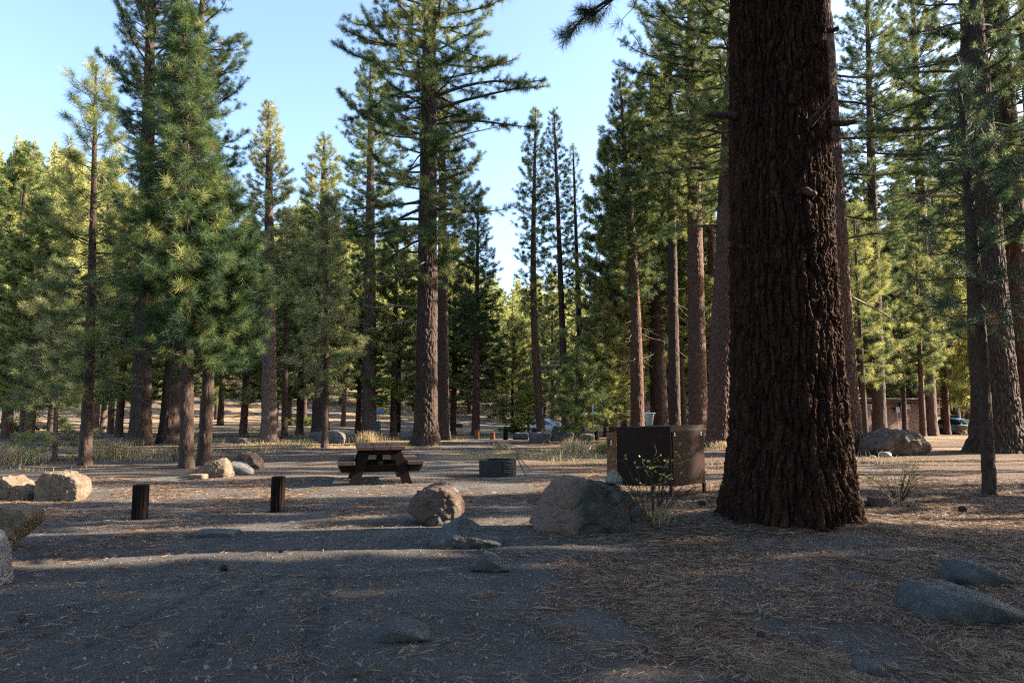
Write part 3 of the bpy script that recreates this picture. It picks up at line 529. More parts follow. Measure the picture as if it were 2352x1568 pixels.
s17['extra'] = [(8.0, 176, 2.4, -0.1, -0.8, 0.2, 1), (8.2, 190, 3.0, 0.0, -0.8, 0.1, 1), (7.8, 200, 1.6, -0.2, -0.6, 0.2, 1), (8.1, 165, 2.8, 0.0, -0.7, 0.2, 1), (8.3, 182, 3.6, 0.05, -0.75, 0.1, 1), (7.9, 2, 1.5, -0.1, -0.6, 0.2, 1), (8.2, 345, 2.2, 0.0, -0.6, 0.2, 1), (8.9, 176, 2.3, -0.05, 0.0, 1.1, 1), (9.4, 186, 2.9, 0.05, -0.2, 1.0, 1), (8.6, 196, 1.5, -0.1, 0.0, 0.9, 1), (9.6, 170, 3.4, 0.1, -0.1, 0.9, 1), (8.3, 168, 1.2, 0.1, 0.1, 0.6, 1), (9.0, 10, 1.6, -0.1, 0.0, 0.8, 1), (9.5, 340, 2.0, 0.0, 0.0, 0.9, 1), (10.2, 190, 4.4, 0.15, -0.1, 0.9, 1)]
o = grow(s17)
t = thing('pine_tree', 'giant foreground pine trunk with deeply furrowed dark bark, lit orange on its right side', 'pine tree', (gX, gY, gz))
link('trunk', np_mesh('trunk', V, [F], M_BARKG, True, {'plate': pl}), t)
c = link('crown', np_mesh('crown', o['n'][0], [o['n'][1]], M_NEED, False, {'tone': o['n'][2]}), t)
link('branches', np_mesh('branches', o['b'][0], o['b'][1], M_TWIG, True), c)
# broken limb stubs on the trunk
for (z_, az_, L_, e_, r_) in ((5.45, 186, 0.42, 0.0, 0.05), (5.25, -25, 0.36, -0.12, 0.045), (5.1, -75, 0.5, 0.35, 0.05), (4.2, -85, 0.3, -0.5, 0.05), (6.6, -20, 0.22, 0.0, 0.04)):
    a = R(az_); rr = s17['r_at'](z_); cx = lean17 * (z_ / H17) ** 1.15; d_ = np.array([math.cos(a) * math.cos(e_), math.sin(a) * math.cos(e_), math.sin(e_)])
    p0 = np.array([cx + math.cos(a) * (rr - 0.05), math.sin(a) * (rr - 0.05), z_]); MB().tube([p0 + d_ * L_ * q + np.array([0, 0, 0.01 * math.sin(q * 9)]) for q in (0, 0.3, 0.6, 0.9, 1.0)], [r_ * 1.2, r_, r_ * .85, r_ * .75, r_ * .3], 9).build('branch_stub', M_BARKD, t, True)

# --- shared pines for the forest: built once each, then copied
def conifer(seed, H, w_, cb, K, w, n, tw, tuft, r0, tone=0.0, mat=None, bark=None, dead=0, fill=0.9, tl=0.5, jit=0.35, tpl=3, shape=1.0):
    tab = [(cb, w_ * 0.55, w_ * 0.55), (cb + (H - cb) * 0.18, w_, w_), (cb + (H - cb) * 0.55, w_ * 0.78 * shape, w_ * 0.78 * shape), (H * 0.93, w_ * 0.25, w_ * 0.25), (H, 0.1, 0.1)]
    return tree_meshes(dict(H=H, r0=r0, tab=tab, cb=cb, n=n, tuft=tuft, K=K, w=w, tw=tw, tl=tl, seed=seed, tone=tone, fill=fill, dead=dead, deadz=(cb * 0.45, cb * 1.1), deadl=1.4, jit=jit, tpl=tpl, bend=0.1, twig_r=1.5), dict(nth=20, nz=60, depth=0.03, taper=0.7), mat, bark), H
MID = [conifer(101, 19, 2.6, 5.0, 34, 0.030, 150, 5.6, 0.30, 0.27, 0.04, bark=M_BARKR, dead=16),
       conifer(102, 22, 3.3, 7.0, 34, 0.030, 150, 5.2, 0.30, 0.34, 0.02, dead=14, tl=0.6, jit=0.5, fill=0.88),
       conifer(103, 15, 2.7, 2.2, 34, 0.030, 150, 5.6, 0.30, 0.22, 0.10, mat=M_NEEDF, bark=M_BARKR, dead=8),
       conifer(104, 24, 3.6, 9.0, 34, 0.032, 130, 5.2, 0.31, 0.40, -0.02, tl=0.7, jit=0.55, fill=0.85, bark=M_BARKP, dead=10, shape=1.25),
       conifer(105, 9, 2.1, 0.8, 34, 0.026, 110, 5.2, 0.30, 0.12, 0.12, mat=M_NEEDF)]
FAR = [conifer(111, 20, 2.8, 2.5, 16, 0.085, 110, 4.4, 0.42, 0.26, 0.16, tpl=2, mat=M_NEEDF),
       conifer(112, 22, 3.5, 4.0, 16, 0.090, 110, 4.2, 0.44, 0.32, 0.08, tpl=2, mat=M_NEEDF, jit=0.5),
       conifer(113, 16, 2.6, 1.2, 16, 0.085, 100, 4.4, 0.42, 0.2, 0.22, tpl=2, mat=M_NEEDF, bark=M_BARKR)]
rng = np.random.default_rng(2024)
TL = np.array([(-300, 330), (0, 300), (140, 330), (300, 420), (520, 520), (580, 500), (660, 470), (700, 400), (760, 430), (900, 470), (1060, 520), (1150, 610), (1200, 615), (1250, 570), (1340, 560), (1390, 330), (1500, 150), (1640, 60), (1900, 60), (2100, 140), (2350, 60), (2700, 60)], float)
placed = []
def ok(x, y, dmin):
    for a, b in placed:
        if (a - x) ** 2 + (b - y) ** 2 < dmin * dmin: return False
    placed.append((x, y)); return True
LAND = ((80, 'far left edge'), (185, 'pale sapling'), (300, 'slender young pine'), (440, 'dense young pair'), (560, 'leaning pine'), (680, 'sunlit conical pine'), (800, 'pale fluffy pine'), (915, 'picnic table'), (1040, 'huge old pine'), (1160, 'fire ring'), (1290, 'white car'), (1400, 'green stakes'), (1530, 'brown locker'), (1640, 'clean orange trunk'), (1920, 'giant trunk'), (2060, 'toilet building left half'), (2170, 'toilet building right half'), (2280, 'thin dark pine'), (9999, 'far right edge'))
LOOK = {0: 'narrow reddish trunked pine', 1: 'ragged dark trunked pine', 2: 'full conical pine', 3: 'high crowned pale trunked pine', 4: 'small bushy pine'}
def far_label(px, Y, look):
    lm = next(nm for lim, nm in LAND if px < lim); row = 'first' if Y < 50 else 'second' if Y < 60 else 'third' if Y < 72 else 'fourth' if Y < 86 else 'fifth' if Y < 105 else 'sixth' if Y < 125 else 'seventh' if Y < 150 else 'rearmost'
    return f"{look} beyond the {lm}, in the {row} row back", 'pines beyond the ' + lm
def forest(count, y0, y1, kinds, label, group, dmin, xlo=-80, xhi=2430, low=0.0, hmin=9, hmax=27, avoid=()):
    k = 0; tries = 0
    while k < count and tries < count * 40:
        tries += 1; px = rng.uniform(xlo, xhi); Y = math.sqrt(rng.uniform(y0 ** 2, y1 ** 2)); X = (px - 1176) / FPX * Y * 0.995
        if any(a < px < b and Y < c for a, b, c in avoid): continue
        if not ok(X, Y, dmin): continue
        z = ghf(X, Y); lim = np.interp(px, TL[:, 0], TL[:, 1]) + rng.exponential(low + 18) ; lim = lim + rng.uniform(0, 14)
        Ht = zat(lim, Y) - z; Ht = min(Ht, hmax * rng.uniform(0.8, 1.0))
        if Ht < hmin * 0.6: continue
        ki = int(rng.integers(len(kinds))); ms, H0 = kinds[ki]; s = Ht / H0; w = s ** 0.6 * rng.uniform(0.85, 1.12); kid = [q for q in range(5) if MID[q][0] is ms]; look = LOOK[kid[0]] if kid else ('slim sunlit pine', 'broad sunlit pine', 'short yellow green pine')[[q for q in range(3) if FAR[q][0] is ms][0]]
        place_tree(ms, (X, Y, z - 0.05), rng.uniform(0, 6.28), (w, w, s), *far_label(px, Y, look)); k += 1
AV = [(1215, 1312, 77), (1130, 1400, 62), (1940, 2170, 60), (880, 940, 60)]
forest(22, 42, 62, MID, 'pine in the middle of the forest behind the campsite', 'pines in the middle of the forest', 4.0, low=120, avoid=AV + [(500, 620, 70), (1110, 1220, 70)])
forest(40, 60, 100, MID[:3] + FAR[:2], 'pine deep in the shade of the forest', 'pines deep in the forest', 4.2, low=90, avoid=AV)
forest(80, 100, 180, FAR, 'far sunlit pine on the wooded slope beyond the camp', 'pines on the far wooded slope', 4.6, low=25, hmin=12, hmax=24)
forest(24, 46, 84, MID, 'pine with a tall bare trunk in the crowded right part of the forest', 'pines in the crowded right part', 3.4, xlo=1400, xhi=2440, low=60, avoid=AV)
forest(14, 120, 260, FAR, 'pine on the sunlit hill crest at the left', 'pines on the left hill crest', 4.0, xlo=-60, xhi=330, low=6, hmin=9, hmax=19)
# the wood beyond, which reads as one mass
def far_wood(count):
    sp = []
    for q in range(4):
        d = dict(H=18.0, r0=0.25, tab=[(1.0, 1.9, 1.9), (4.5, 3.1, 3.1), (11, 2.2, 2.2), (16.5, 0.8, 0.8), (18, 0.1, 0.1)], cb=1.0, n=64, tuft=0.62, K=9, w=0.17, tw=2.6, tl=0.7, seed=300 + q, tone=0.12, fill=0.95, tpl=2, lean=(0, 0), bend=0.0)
        d['r_at'] = lambda z: 0.25 * (1 - z / 18.0) + 0.02
        o = grow(d); tv, tf = tubes(np.array([[(0, 0, -0.5), (0, 0, 9), (0, 0, 17.5)]], float), np.array([[0.26, 0.18, 0.03]]), 6); sp.append((o['n'], tv, tf))
    NV, NT, TV, TF = [], [], [], []; nn = 0; k = 0; nt = 0
    while k < count:
        px = rng.uniform(-160, 2520); Y = math.sqrt(rng.uniform(95 ** 2, 330 ** 2)); X = (px - 1176) / FPX * Y
        if not ok(X, Y, 3.6): continue
        z = ghf(X, Y); lim = np.interp(px, TL[:, 0], TL[:, 1]) + rng.exponential(40) + 6; Ht = min(zat(lim, Y) - z, rng.uniform(15, 24))
        if Ht < 6: k += 0.2; continue
        (nv, nf, tn), tv, tf = sp[int(rng.integers(4))]; s_ = Ht / 18.0; a = rng.uniform(0, 6.28); w = s_ ** 0.6 * rng.uniform(0.85, 1.15)
        M = np.array([[math.cos(a) * w, -math.sin(a) * w, 0], [math.sin(a) * w, math.cos(a) * w, 0], [0, 0, s_]]); off = np.array([X, Y, z])
        NV.append(nv @ M.T + off); NT.append(np.clip(tn + rng.normal(0, 0.09), 0.02, 1.0)); TV.append(tv @ M.T + off); TF.append(tf + nt); nt += len(tv); k += 1
    A = np.vstack(NV); Bv = np.vstack(TV); F1 = np.arange(len(A)).reshape(-1, 3); F2 = np.vstack(TF) + len(A)
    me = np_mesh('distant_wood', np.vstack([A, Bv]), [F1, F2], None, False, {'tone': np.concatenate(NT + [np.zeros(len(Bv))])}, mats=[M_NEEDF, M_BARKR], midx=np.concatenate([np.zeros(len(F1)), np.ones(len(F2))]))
    return tag(link('distant_wood', me), 'distant mass of pine wood covering the slopes beyond the camp', 'wood', kind='stuff')
far_wood(1300)
for i, (px, Y, k, h, lb) in enumerate(((2420, 29, 3, 25, 'leafy pine just past the right edge, boughs reaching into view'), (1508, 44, 1, 25, 'shaggy pine filling the upper gap left of the clean orange trunk'), (1640, 40, 0, 24, 'full pine just left of the giant trunk, behind the thick grey one'),
                                     (2195, 64, 1, 25, 'dark pine between the toilet building and the broad old trunk'), (2100, 66, 0, 27, 'tall pine rising behind the toilet roof'), (560, 40, 2, 13, 'young pine between the dense pair and the sunlit conical one'), (690, 44, 2, 15, 'pale conical pine left of the yellow green one'), (905, 42, 2, 13, 'young pine between the pinkish trunk and the huge old pine'), (1040, 48, 2, 14, 'young pine just right of the huge old pine'), (1180, 52, 4, 9, 'small full pine left of the slim curved one'), (1390, 40, 4, 8, 'small full pine left of the locker'), (70, 30, 2, 11, 'bushy pine behind the pale sapling at the left'), (20, 36, 0, 16, 'pine at the far left edge behind the sapling'), (275, 38, 2, 13, 'young pine between the slender pine and the dark old one'))):
    X = float(pt(px, 940, Y)[0]); ms, H0 = MID[k]; s = h / H0; w = s ** 0.5 * 1.08; placed.append((X, Y)); place_tree(ms, (X, Y, ghf(X, Y)), i * 2.3 + 1, (w, w, s), lb)
# pines just outside the right of the view that shade the clearing
for i, (x, q_, k, h, ws) in enumerate(((12.5, 1.6, 2, 16, 1.0), (13.5, 4.4, 2, 16.5, .72), (17, 5.45, 2, 25, .45), (21, 6.0, 2, 26, .3), (19, 4.6, 0, 23, .6), (20, 1.8, 3, 25, 1.0), (18, 7.3, 3, 30, .68), (23, 7.15, 2, 13.8, .62), (16, 8.95, 3, 25, .3), (17, 10.6, 2, 16, .45), (19, 12.2, 2, 15, .36), (11, -1.6, 3, 20, 1.0), (31, 3.2, 3, 27, .8), (8.5, 0.0, 4, 7, 1.0),
                                     (34, 15.6, 3, 27, .25), (30, 17.6, 3, 26, .25), (38, 18.9, 3, 27, .2))):
    y = q_ + .1405 * x; ms, H0 = MID[k]; s = h / H0; w = s ** 0.5 * ws; place_tree(ms, (x, y, ghf(x, y)), i * 1.7, (w, w, s), 'pine just outside the right side of the view that shades the clearing', 'shading pines outside the view')
for i, (x, y, k, h) in enumerate(((-9, -6, 3, 20), (3, -8, 1, 20), (9, -9, 3, 22), (-14, 3, 1, 18), (-4, -14, 3, 24), (15, -7, 1, 21))):  # unseen pines added behind the camera to block sky light
    ms, H0 = MID[k]; s = h / H0; place_tree(ms, (x, y, ghf(x, y)), i * 2.1, (s ** 0.5 * 1.2, s ** 0.5 * 1.2, s), 'unseen pine behind the viewer, added to deepen the shade in the clearing', 'added pines behind the viewer')

# ------------------------------------------------------------------ boulders
import bmesh
_ico = {}
def ico(sub):
    if sub not in _ico:
        bm = bmesh.new(); bmesh.ops.create_icosphere(bm, subdivisions=sub, radius=1.0)
        _ico[sub] = (np.array([v.co[:] for v in bm.verts]), np.array([[v.index for v in f.verts] for f in bm.faces])); bm.free()
    return _ico[sub]
def rock_mesh(name, w, d, h, mat, seed, top=None, planes=(), skew=0.0, boxy=1.0, sub=6, p=26, rough=1.35, sink=0.12, npl=13, under=0.35, cleave=None):
    U, F = ico(sub); rg = np.random.default_rng(seed); Nn = rg.normal(size=(npl, 3)); Nn /= np.linalg.norm(Nn, axis=1, keepdims=True); D = rg.uniform(0.72, 1.0, npl)
    for q in planes: v = np.array(q[:3], float); Nn = np.vstack([Nn, v / np.linalg.norm(v)]); D = np.append(D, q[3])
    Nn = np.vstack([Nn, [[1, 0, 0], [-1, 0, 0], [0, 1, 0], [0, -1, 0], [0, 0, 1]]]); D = np.append(D, np.array([.74, .74, .74, .74, .66]) * boxy); Nn = np.vstack([Nn, U[::4 if sub < 4 else 97][:60]]); D = np.append(D, np.full(len(Nn) - len(D), 1.12))
    dt = np.clip(U @ Nn.T, 1e-3, None) / D; r = (dt ** p).sum(1) ** (-1 / p); V = U * r[:, None]
    lo, hi = V.min(0), V.max(0); V[:, 0] = (V[:, 0] - (lo[0] + hi[0]) / 2) / (hi[0] - lo[0]) * 2; V[:, 1] = (V[:, 1] - (lo[1] + hi[1]) / 2) / (hi[1] - lo[1]) * 2
    zf = (V[:, 2] - lo[2]) / (hi[2] - lo[2])              # 0..1
    z = np.where(zf > under, (zf - under) / (1 - under), (zf - under) / under * sink)
    if top is not None:
        t = np.array(top, float); z = np.where(z > 0, z * np.interp(V[:, 0] + skew * z, t[:, 0] * 2 - 1, t[:, 1]), z)
    x = V[:, 0] * w / 2 + skew * z * w / 2; y = V[:, 1] * d / 2; z = z * h
    S = np.stack([x, y, z], 1); m = min(w, d, h * 1.5)
    n1 = fbm(S[:, 0] / m * 2.2 + seed, S[:, 1] / m * 2.2, S[:, 2] / m * 2.2, 3, seed); n2 = fbm(S[:, 0] / m * 8, S[:, 1] / m * 8, S[:, 2] / m * 8, 4, seed + 3)
    ck = 1 - np.clip(np.abs(vnoise(S[:, 0] / m * 3 + 5, S[:, 1] / m * 3, S[:, 2] / m * 4, seed + 6)) * 14, 0, 1)
    n2 = n2 + .5 * (np.abs(n2) - .3); disp = (0.050 * n1 + 0.042 * n2 - 0.030 * ck) * m * rough; C = S - np.array([0, 0, h * 0.3]); C /= np.linalg.norm(C, axis=1, keepdims=True)
    S = S + C * disp[:, None]; return np_mesh(name, S, [F], mat, True, {'cleave': (sstep(cleave + .08, cleave - .08, S[:, 0] / w + .10 * fbm(S[:, 1] * 3, S[:, 2] * 3, oct=3, seed=seed) - .12 * (S[:, 2] / h)) if cleave is not None else np.zeros(len(S)))})
def rock(px, py, wp, hp, label, mat, seed, name='boulder', cat='boulder', dr=0.75, zoff=0.0, group=None, rz=0.0, **k):
    x, y = onground(px, py); sc = y / FPX; k['rough'] = k.get('rough', 1.35) * (1.0 if k.get('sub', 6) > 5 else .5); w, h = wp * sc, hp * sc; d = w * dr; yc = y + d * 0.42; x = float(pt(px, 940, yc)[0])
    sc2 = yc / FPX; w *= sc2 / sc; h = h * sc2 / sc
    return tag(link(name, rock_mesh(name, w, d, h, mat, seed, **k), None, (x, yc, ghf(x, yc) + zoff), (0, 0, rz)), label, cat, group)
rock(47, 1149, 96, 52, 'small tan boulder with a pointed top, left of the blocky tan one', RK_TAN, 401, top=[(0, .25), (.2, .7), (.42, 1), (.7, .65), (1, .3)])
rock(158, 1150, 98, 60, 'blocky tan boulder with a flat top and a sunlit cracked face', RK_TAN, 402, top=[(0, .7), (.2, 1), (.6, .98), (.85, .85), (1, .6)], npl=9, planes=[(0, 0, 1, .62), (0, -1, .1, .6)], dr=.7)
rock(102, 1140, 34, 24, 'dark little stone wedged between the two tan boulders at the left', RK_GREY, 403, sub=4, name='stone', cat='stone')
rock(40, 1265, 112, 92, 'tan boulder with an overhanging side, cut by the left edge of the view', RK_TAN, 404, top=[(0, 1), (.7, 1), (1, .93)], npl=7, planes=[(0, 0, 1, .6), (.85, 0, -.45, .55), (0, -1, 0, .6)], skew=.22, sink=.05, under=.1)
rock(-12, 1350, 106, 122, 'pale grey boulder cut by the left edge, nearest to the viewer', RK_PALE, 405, top=[(0, 1), (.6, 1), (.85, .85), (1, .5)], p=9, dr=.9)
rock(1002, 1207, 130, 86, 'rounded brown grey boulder alone on the dirt in the middle of the clearing', RK_RED, 406, top=[(0, .62), (.2, .8), (.45, 1), (.8, 1), (1, .75)], p=8, npl=10, planes=[(-.75, -.1, -.55, .62), (0, -1, .15, .8)], sink=.05, under=.18, dr=.8)
rock(1074, 1259, 156, 58, 'grey green ridged rock half buried just right of the rounded boulder', RK_GREY, 407, top=[(0, .3), (.18, .62), (.42, 1), (.6, .8), (.85, .42), (1, .2)], p=20, npl=10, planes=[(0, -.75, .6, .6), (.5, .2, .85, .6)], dr=.8)
rock(1128, 1313, 88, 36, 'low rough grey rock poking out of the needles near the dirt lane', RK_GREY, 408, top=[(0, .3), (.35, 1), (.6, .85), (1, .25)], sub=5)
rock(1352, 1226, 258, 112, 'large dark boulder with a steep reddish left face, before the brown storage locker', RK_GREEN, 409, top=[(0, .25), (.08, .55), (.18, .9), (.3, 1.0), (.5, .92), (.72, .84), (.86, .62), (.95, .36), (1, .2)], npl=8, planes=[(-.9, -.3, .25, .62), (-.25, -1, .12, .62), (.55, -.85, .25, .72), (0, 0, 1, .75)], dr=.62, p=22, cleave=-.13)
rock(930, 1475, 128, 36, 'low pale grey stone flush with the dirt in the foreground', RK_GREY, 410, top=[(0, .3), (.3, 1), (.7, .75), (1, .2)], p=10, sub=5, dr=.7, rough=.6)
rock(2180, 1430, 250, 62, 'wide flat blue grey rock in the needle litter at the lower right', RK_GREY, 411, top=[(0, .75), (.15, 1), (.45, 1), (.7, .7), (1, .3)], p=10, planes=[(.5, -.3, .8, .6)], dr=.75, rough=.7)
rock(2216, 1345, 132, 46, 'smaller blue grey rock sloping down right, behind the wide flat one', RK_GREY, 412, top=[(0, .7), (.3, 1), (.55, .9), (1, .2)], p=12, dr=.7, rough=.7, sub=5)
rock(2049, 1047, 144, 58, 'big humped brown boulder between the giant trunk and the toilet building', RK_RED, 413, top=[(0, .45), (.2, .85), (.4, 1), (.62, .92), (.7, 1), (.85, .8), (1, .5)], p=12, planes=[(.6, -.6, -.5, .7)], dr=.7)
rock(2026, 1050, 28, 12, 'small white stone in front of the big humped boulder', RK_PALE, 414, sub=4, name='stone', cat='stone')
rock(1999, 1052, 12, 6, 'tiny pale stone left of the small white one', RK_PALE, 424, sub=3, name='stone', cat='stone')
rock(494, 1097, 80, 44, 'long tilted tan slab of rock beside the leaning young pine', RK_TAN, 415, top=[(0, .35), (.3, .6), (.7, .9), (.95, 1), (1, .8)], dr=.6)
rock(572, 1078, 64, 38, 'brown grey rock at the back of the pile beside the young pines', RK_RED, 416, top=[(0, .5), (.4, 1), (.7, .85), (1, .5)], dr=.7)
rock(552, 1090, 66, 28, 'pale low rock at the front of the pile beside the young pines', RK_PALE, 417, top=[(0, .5), (.35, 1), (.7, .8), (1, .4)], dr=.7, sub=5)
rock(462, 1102, 36, 12, 'flat crumbly stone at the left foot of the rock pile', RK_TAN, 418, sub=4, name='stone', cat='stone')
rock(508, 1233, 92, 9, 'flat pale slab of stone level with the dirt near the wooden posts', RK_GREY, 419, sub=4, name='stone', cat='stone', rough=.3)
rock(1962, 1548, 66, 20, 'small pale stone at the bottom of the view', RK_GREY, 420, sub=4, name='stone', cat='stone')
rock(2010, 1166, 44, 22, 'dark squat stone at the foot of the dry shrub', RK_RED, 421, sub=4, name='stone', cat='stone')
rock(75, 1034, 36, 18, 'blue grey rock in the dry grass by the pale sapling', RK_GREY, 422, sub=4)
rock(275, 1022, 44, 16, 'low grey rock behind the slender young pine', RK_GREY, 423, sub=4)
for i, (x_, y_, w_, h_, lb) in enumerate(((762, 1018, 62, 28, 'broad grey rock behind the trunk of the pale fluffy pine'), (808, 1016, 34, 20, 'small grey rock beside the golden bunch of grass'), (728, 1014, 30, 22, 'round grey rock at the foot of the stout black trunk'), (938, 1010, 40, 18, 'low grey rock by the foot of the green cabinet'), (985, 1004, 30, 16, 'grey rock touching the left side of the huge old pine'), (1240, 1016, 50, 22, 'rounded grey rock below the tail of the white car'), (1288, 1014, 60, 20, 'flat topped grey rock below the nose of the white car'), (1196, 1010, 36, 16, 'grey rock left of the slim curved pine'), (1345, 1012, 40, 16, 'grey rock in the grass right of the white car'), (2222, 998, 52, 22, 'pale rock beside the tall bare trunk near the toilet building'), (2145, 1000, 12, 8, 'little dark stone below the red crate'), (535, 1016, 22, 13, 'small pale rock behind the leaning pine'), (560, 1018, 26, 12, 'small grey rock right of the pale one behind the leaning pine'))):
    rock(x_, y_, w_, h_, lb, RK_GREY if i != 9 else RK_PALE, 430 + i, sub=4, dr=.7, p=10)
# stones resting on boulders
def rest(px, pyb, pyt, wp, Y, label, mat, seed, **k):
    b_ = pt(px, pyb, Y); t_ = pt(px, pyt, Y); w = wp * Y / FPX; h = float(t_[2] - b_[2])
    return tag(link('stone', rock_mesh('stone', w, w * .8, h, mat, seed, sub=5, boxy=1.5, rough=.6, top=[(0, .55), (.4, 1), (.7, .9), (1, .5)], **k), None, tuple(b_)), label, 'stone')
_c = onground(1002, 1207); rest(1029, 1137, 1102, 50, _c[1] + .36, 'pale stone balanced on top of the rounded boulder', RK_PALE, 451, p=9)
_c = onground(1352, 1226); rest(1410, 1108, 1077, 40, _c[1] + .42, 'pale rounded stone resting on the large dark boulder', RK_PALE, 452, p=9)

# ------------------------------------------------------------------ wooden posts, table, fire ring, locker
M_POST = plain('dark_weathered_post_wood', (0.005, 0.0035, 0.003), (0.017, 0.011, 0.008), 9, .9, spec=.1, bmp=.6, bd=.01, stretch=(4, 4, .5))
M_RUST = plain('rusty_orange_post_wood', (0.10, 0.04, 0.02), (0.25, 0.10, 0.045), 7, .8, bmp=.4, stretch=(4, 4, .6))
def post(px, py, wpx, hpx, mat, label, group=None, rnd=0.0):
    x, y = onground(px, py); sc = y / FPX; w, h = wpx * sc, hpx * sc; y += w / 2; mb = MB(); V = []
    k = 4 if not rnd else 12; rg = np.random.default_rng(int(px)); n = 22; th = np.linspace(0, 2 * np.pi, 40, endpoint=False); zs = np.concatenate([np.linspace(-.15, h - .012, n), [h - .004, h]])
    for i, z in enumerate(zs):
        q = np.abs(np.cos(th)) ** 5 + np.abs(np.sin(th)) ** 5; r = (w / 2) * q ** (-1 / 5) if not rnd else np.full(40, w / 2)
        r = r * (1 - (0.04 if i >= n + 1 else 0)) + .004 * vnoise(th * 7, z * 1.2 * np.ones(40), seed=int(px)) - .008 * (np.abs(((th * 2.3 + .1 * math.sin(z * 5)) % 1.9) - 1) < .05)
        V.append(np.stack([r * np.cos(th), r * np.sin(th), np.full(40, z) + .004 * vnoise(th * 5, th * 0 + 3)], 1))
    V = np.vstack(V); i = np.arange(len(zs) * 40).reshape(len(zs), 40); j = np.roll(i, -1, 1); F = np.stack([i[:-1], j[:-1], j[1:], i[1:]], -1).reshape(-1, 4)
    o = link('wooden_post', np_mesh('wooden_post', V, [F, i[-1][None]], mat), None, (x, y, ghf(x, y)), (0, 0, .12)); return tag(o, label, 'post', group)
post(312, 1194, 30, 77, M_POST, 'short square dark wooden post with a chipped top corner, nearer and further left of two', 'posts on the dirt')
post(632, 1177, 28, 79, M_POST, 'short square dark wooden post below the rock pile, nearest the picnic table', 'posts on the dirt')
post(1095, 1008, 11, 20, M_RUST, 'low orange brown post right of the huge old pine', 'low posts by the far site')
post(1131, 1009, 11, 17, M_RUST, 'low brown post, middle of three beyond the fire ring', 'low posts by the far site')
post(1161, 1010, 10, 26, M_POST, 'low black post, rightmost of three beyond the fire ring', 'low posts by the far site')
post(1371, 1010, 12, 26, M_POST, 'short dark weathered stump in the grass below the white car', 'low posts by the far site', rnd=1)

M_TWOOD = plain('dark_brown_table_wood', (0.006, 0.004, 0.0035), (0.017, 0.0105, 0.0085), 6, .8, spec=.12, bmp=.5, bd=.006, stretch=(6, .6, 6))
M_TTOP = plain('worn_brown_table_planks', (0.03, 0.019, 0.015), (0.08, 0.054, 0.043), 5, .7, spec=.2, bmp=.5, bd=.006, stretch=(5, .5, 5))
tx_, ty_ = onground(878, 1112)
T = thing('picnic_table', 'heavy dark brown wooden picnic table with fixed benches on the sunlit needles', 'picnic table', (tx_, ty_ - .12, ghf(tx_, ty_)), R(14))
mb = MB()
for x_ in (-.335, 0, .335): mb.box((x_, .92, .745), (.322, 1.84, .078), bev=.008)
mb.build('tabletop', M_TTOP, T)
for sx in (-1, 1):
    mb = MB().box((sx * .70, .92, .44), (.335, 1.84, .075), bev=.008); mb.build('bench_seat', M_TTOP, T)
for y_ in (.16, 1.62):
    for sx in (-1, 1):
        MB().prism([(sx * .66, -.03), (sx * .45, -.03), (sx * .235, .64), (sx * .43, .64)][::sx], y_ - .045, y_ + .045).build('leg', M_TWOOD, T)
    MB().prism([(-.80, .25), (.80, .25), (.885, .40), (-.885, .40)], y_ + .047, y_ + .135).build('seat_support', M_TWOOD, T)
    MB().prism([(-.36, .60), (.36, .60), (.46, .704), (-.46, .704)], y_ + .047, y_ + .135).build('top_support', M_TWOOD, T)
for a, b_ in ((.22, .80), (1.56, .98)):
    MB().prism([(a, .30), (a + .10 * (1 if b_ > a else -1), .30), (b_ + .02, .70), (b_ - .08, .70)][::1 if b_ > a else -1], -.05, .05, 'x').build('diagonal_brace', M_TWOOD, T)

M_RING = plain('blackened_steel', (0.011, 0.015, 0.017), (0.024, 0.032, 0.035), 5, .5, .4, bmp=.25, bd=.004)
M_GRATE = plain('dark_iron_bars', (0.010, 0.009, 0.009), (0.03, 0.026, 0.024), 12, .5, .6)
M_SOOT = plain('ash', (0.02, 0.02, 0.02), (0.10, 0.095, 0.09), 9, .95)
fx, fy = onground(1142, 1096); fr = .44; fy += fr
FR = thing('fire_ring', 'round dark steel fire ring with a slotted side panel and its cooking grate folded out', 'fire ring', (fx, fy, ghf(fx, fy)))
def shell(a0, a1, r0, r1, z0, z1, n=48):
    th = np.linspace(a0, a1, n); full = abs(a1 - a0) > 6.28; pr = [(r0, z0), (r0, z1), (r1, z1), (r1, z0)]
    V = np.array([[r * math.cos(t), r * math.sin(t), z] for t in th for r, z in pr]); i = np.arange(n * 4).reshape(n, 4); j = np.roll(i, -1, 1)
    F = np.stack([i[:-1], i[1:], j[1:], j[:-1]], -1).reshape(-1, 4); return V, [F] + ([] if full else [i[0][None], i[-1][::-1][None]])
MB().add(*shell(R(-35), R(270 + 22), fr, fr - .006, -.04, .365)).build('ring_wall', M_RING, FR)
MB().add(*shell(0, 2 * math.pi, fr + .018, fr - .03, .366, .380, 64)).build('rim', M_RING, FR)
mb = MB()
for q in range(10): mb.add(*shell(R(-67), R(-36), fr + .012, fr - .012, .01 + q * .036, .024 + q * .036, 12))
mb.build('slotted_panel', M_RING, FR)
MB().add(*shell(R(-72), R(-67), fr + .01, fr - .01, -.03, .365, 4)).build('panel_edge', M_RING, FR)
rg = np.random.default_rng(5); th = np.linspace(0, 2 * np.pi, 40, endpoint=False); V = [[0, 0, .09]] + [[r * math.cos(t), r * math.sin(t), .07 + .03 * rg.random()] for r in (.15, .3, fr - .008) for t in th]
F3 = np.array([[0, 1 + i, 1 + (i + 1) % 40] for i in range(40)]); F4 = np.array([[1 + k * 40 + i, 41 + k * 40 + i, 41 + k * 40 + (i + 1) % 40, 1 + k * 40 + (i + 1) % 40] for k in range(2) for i in range(40)])
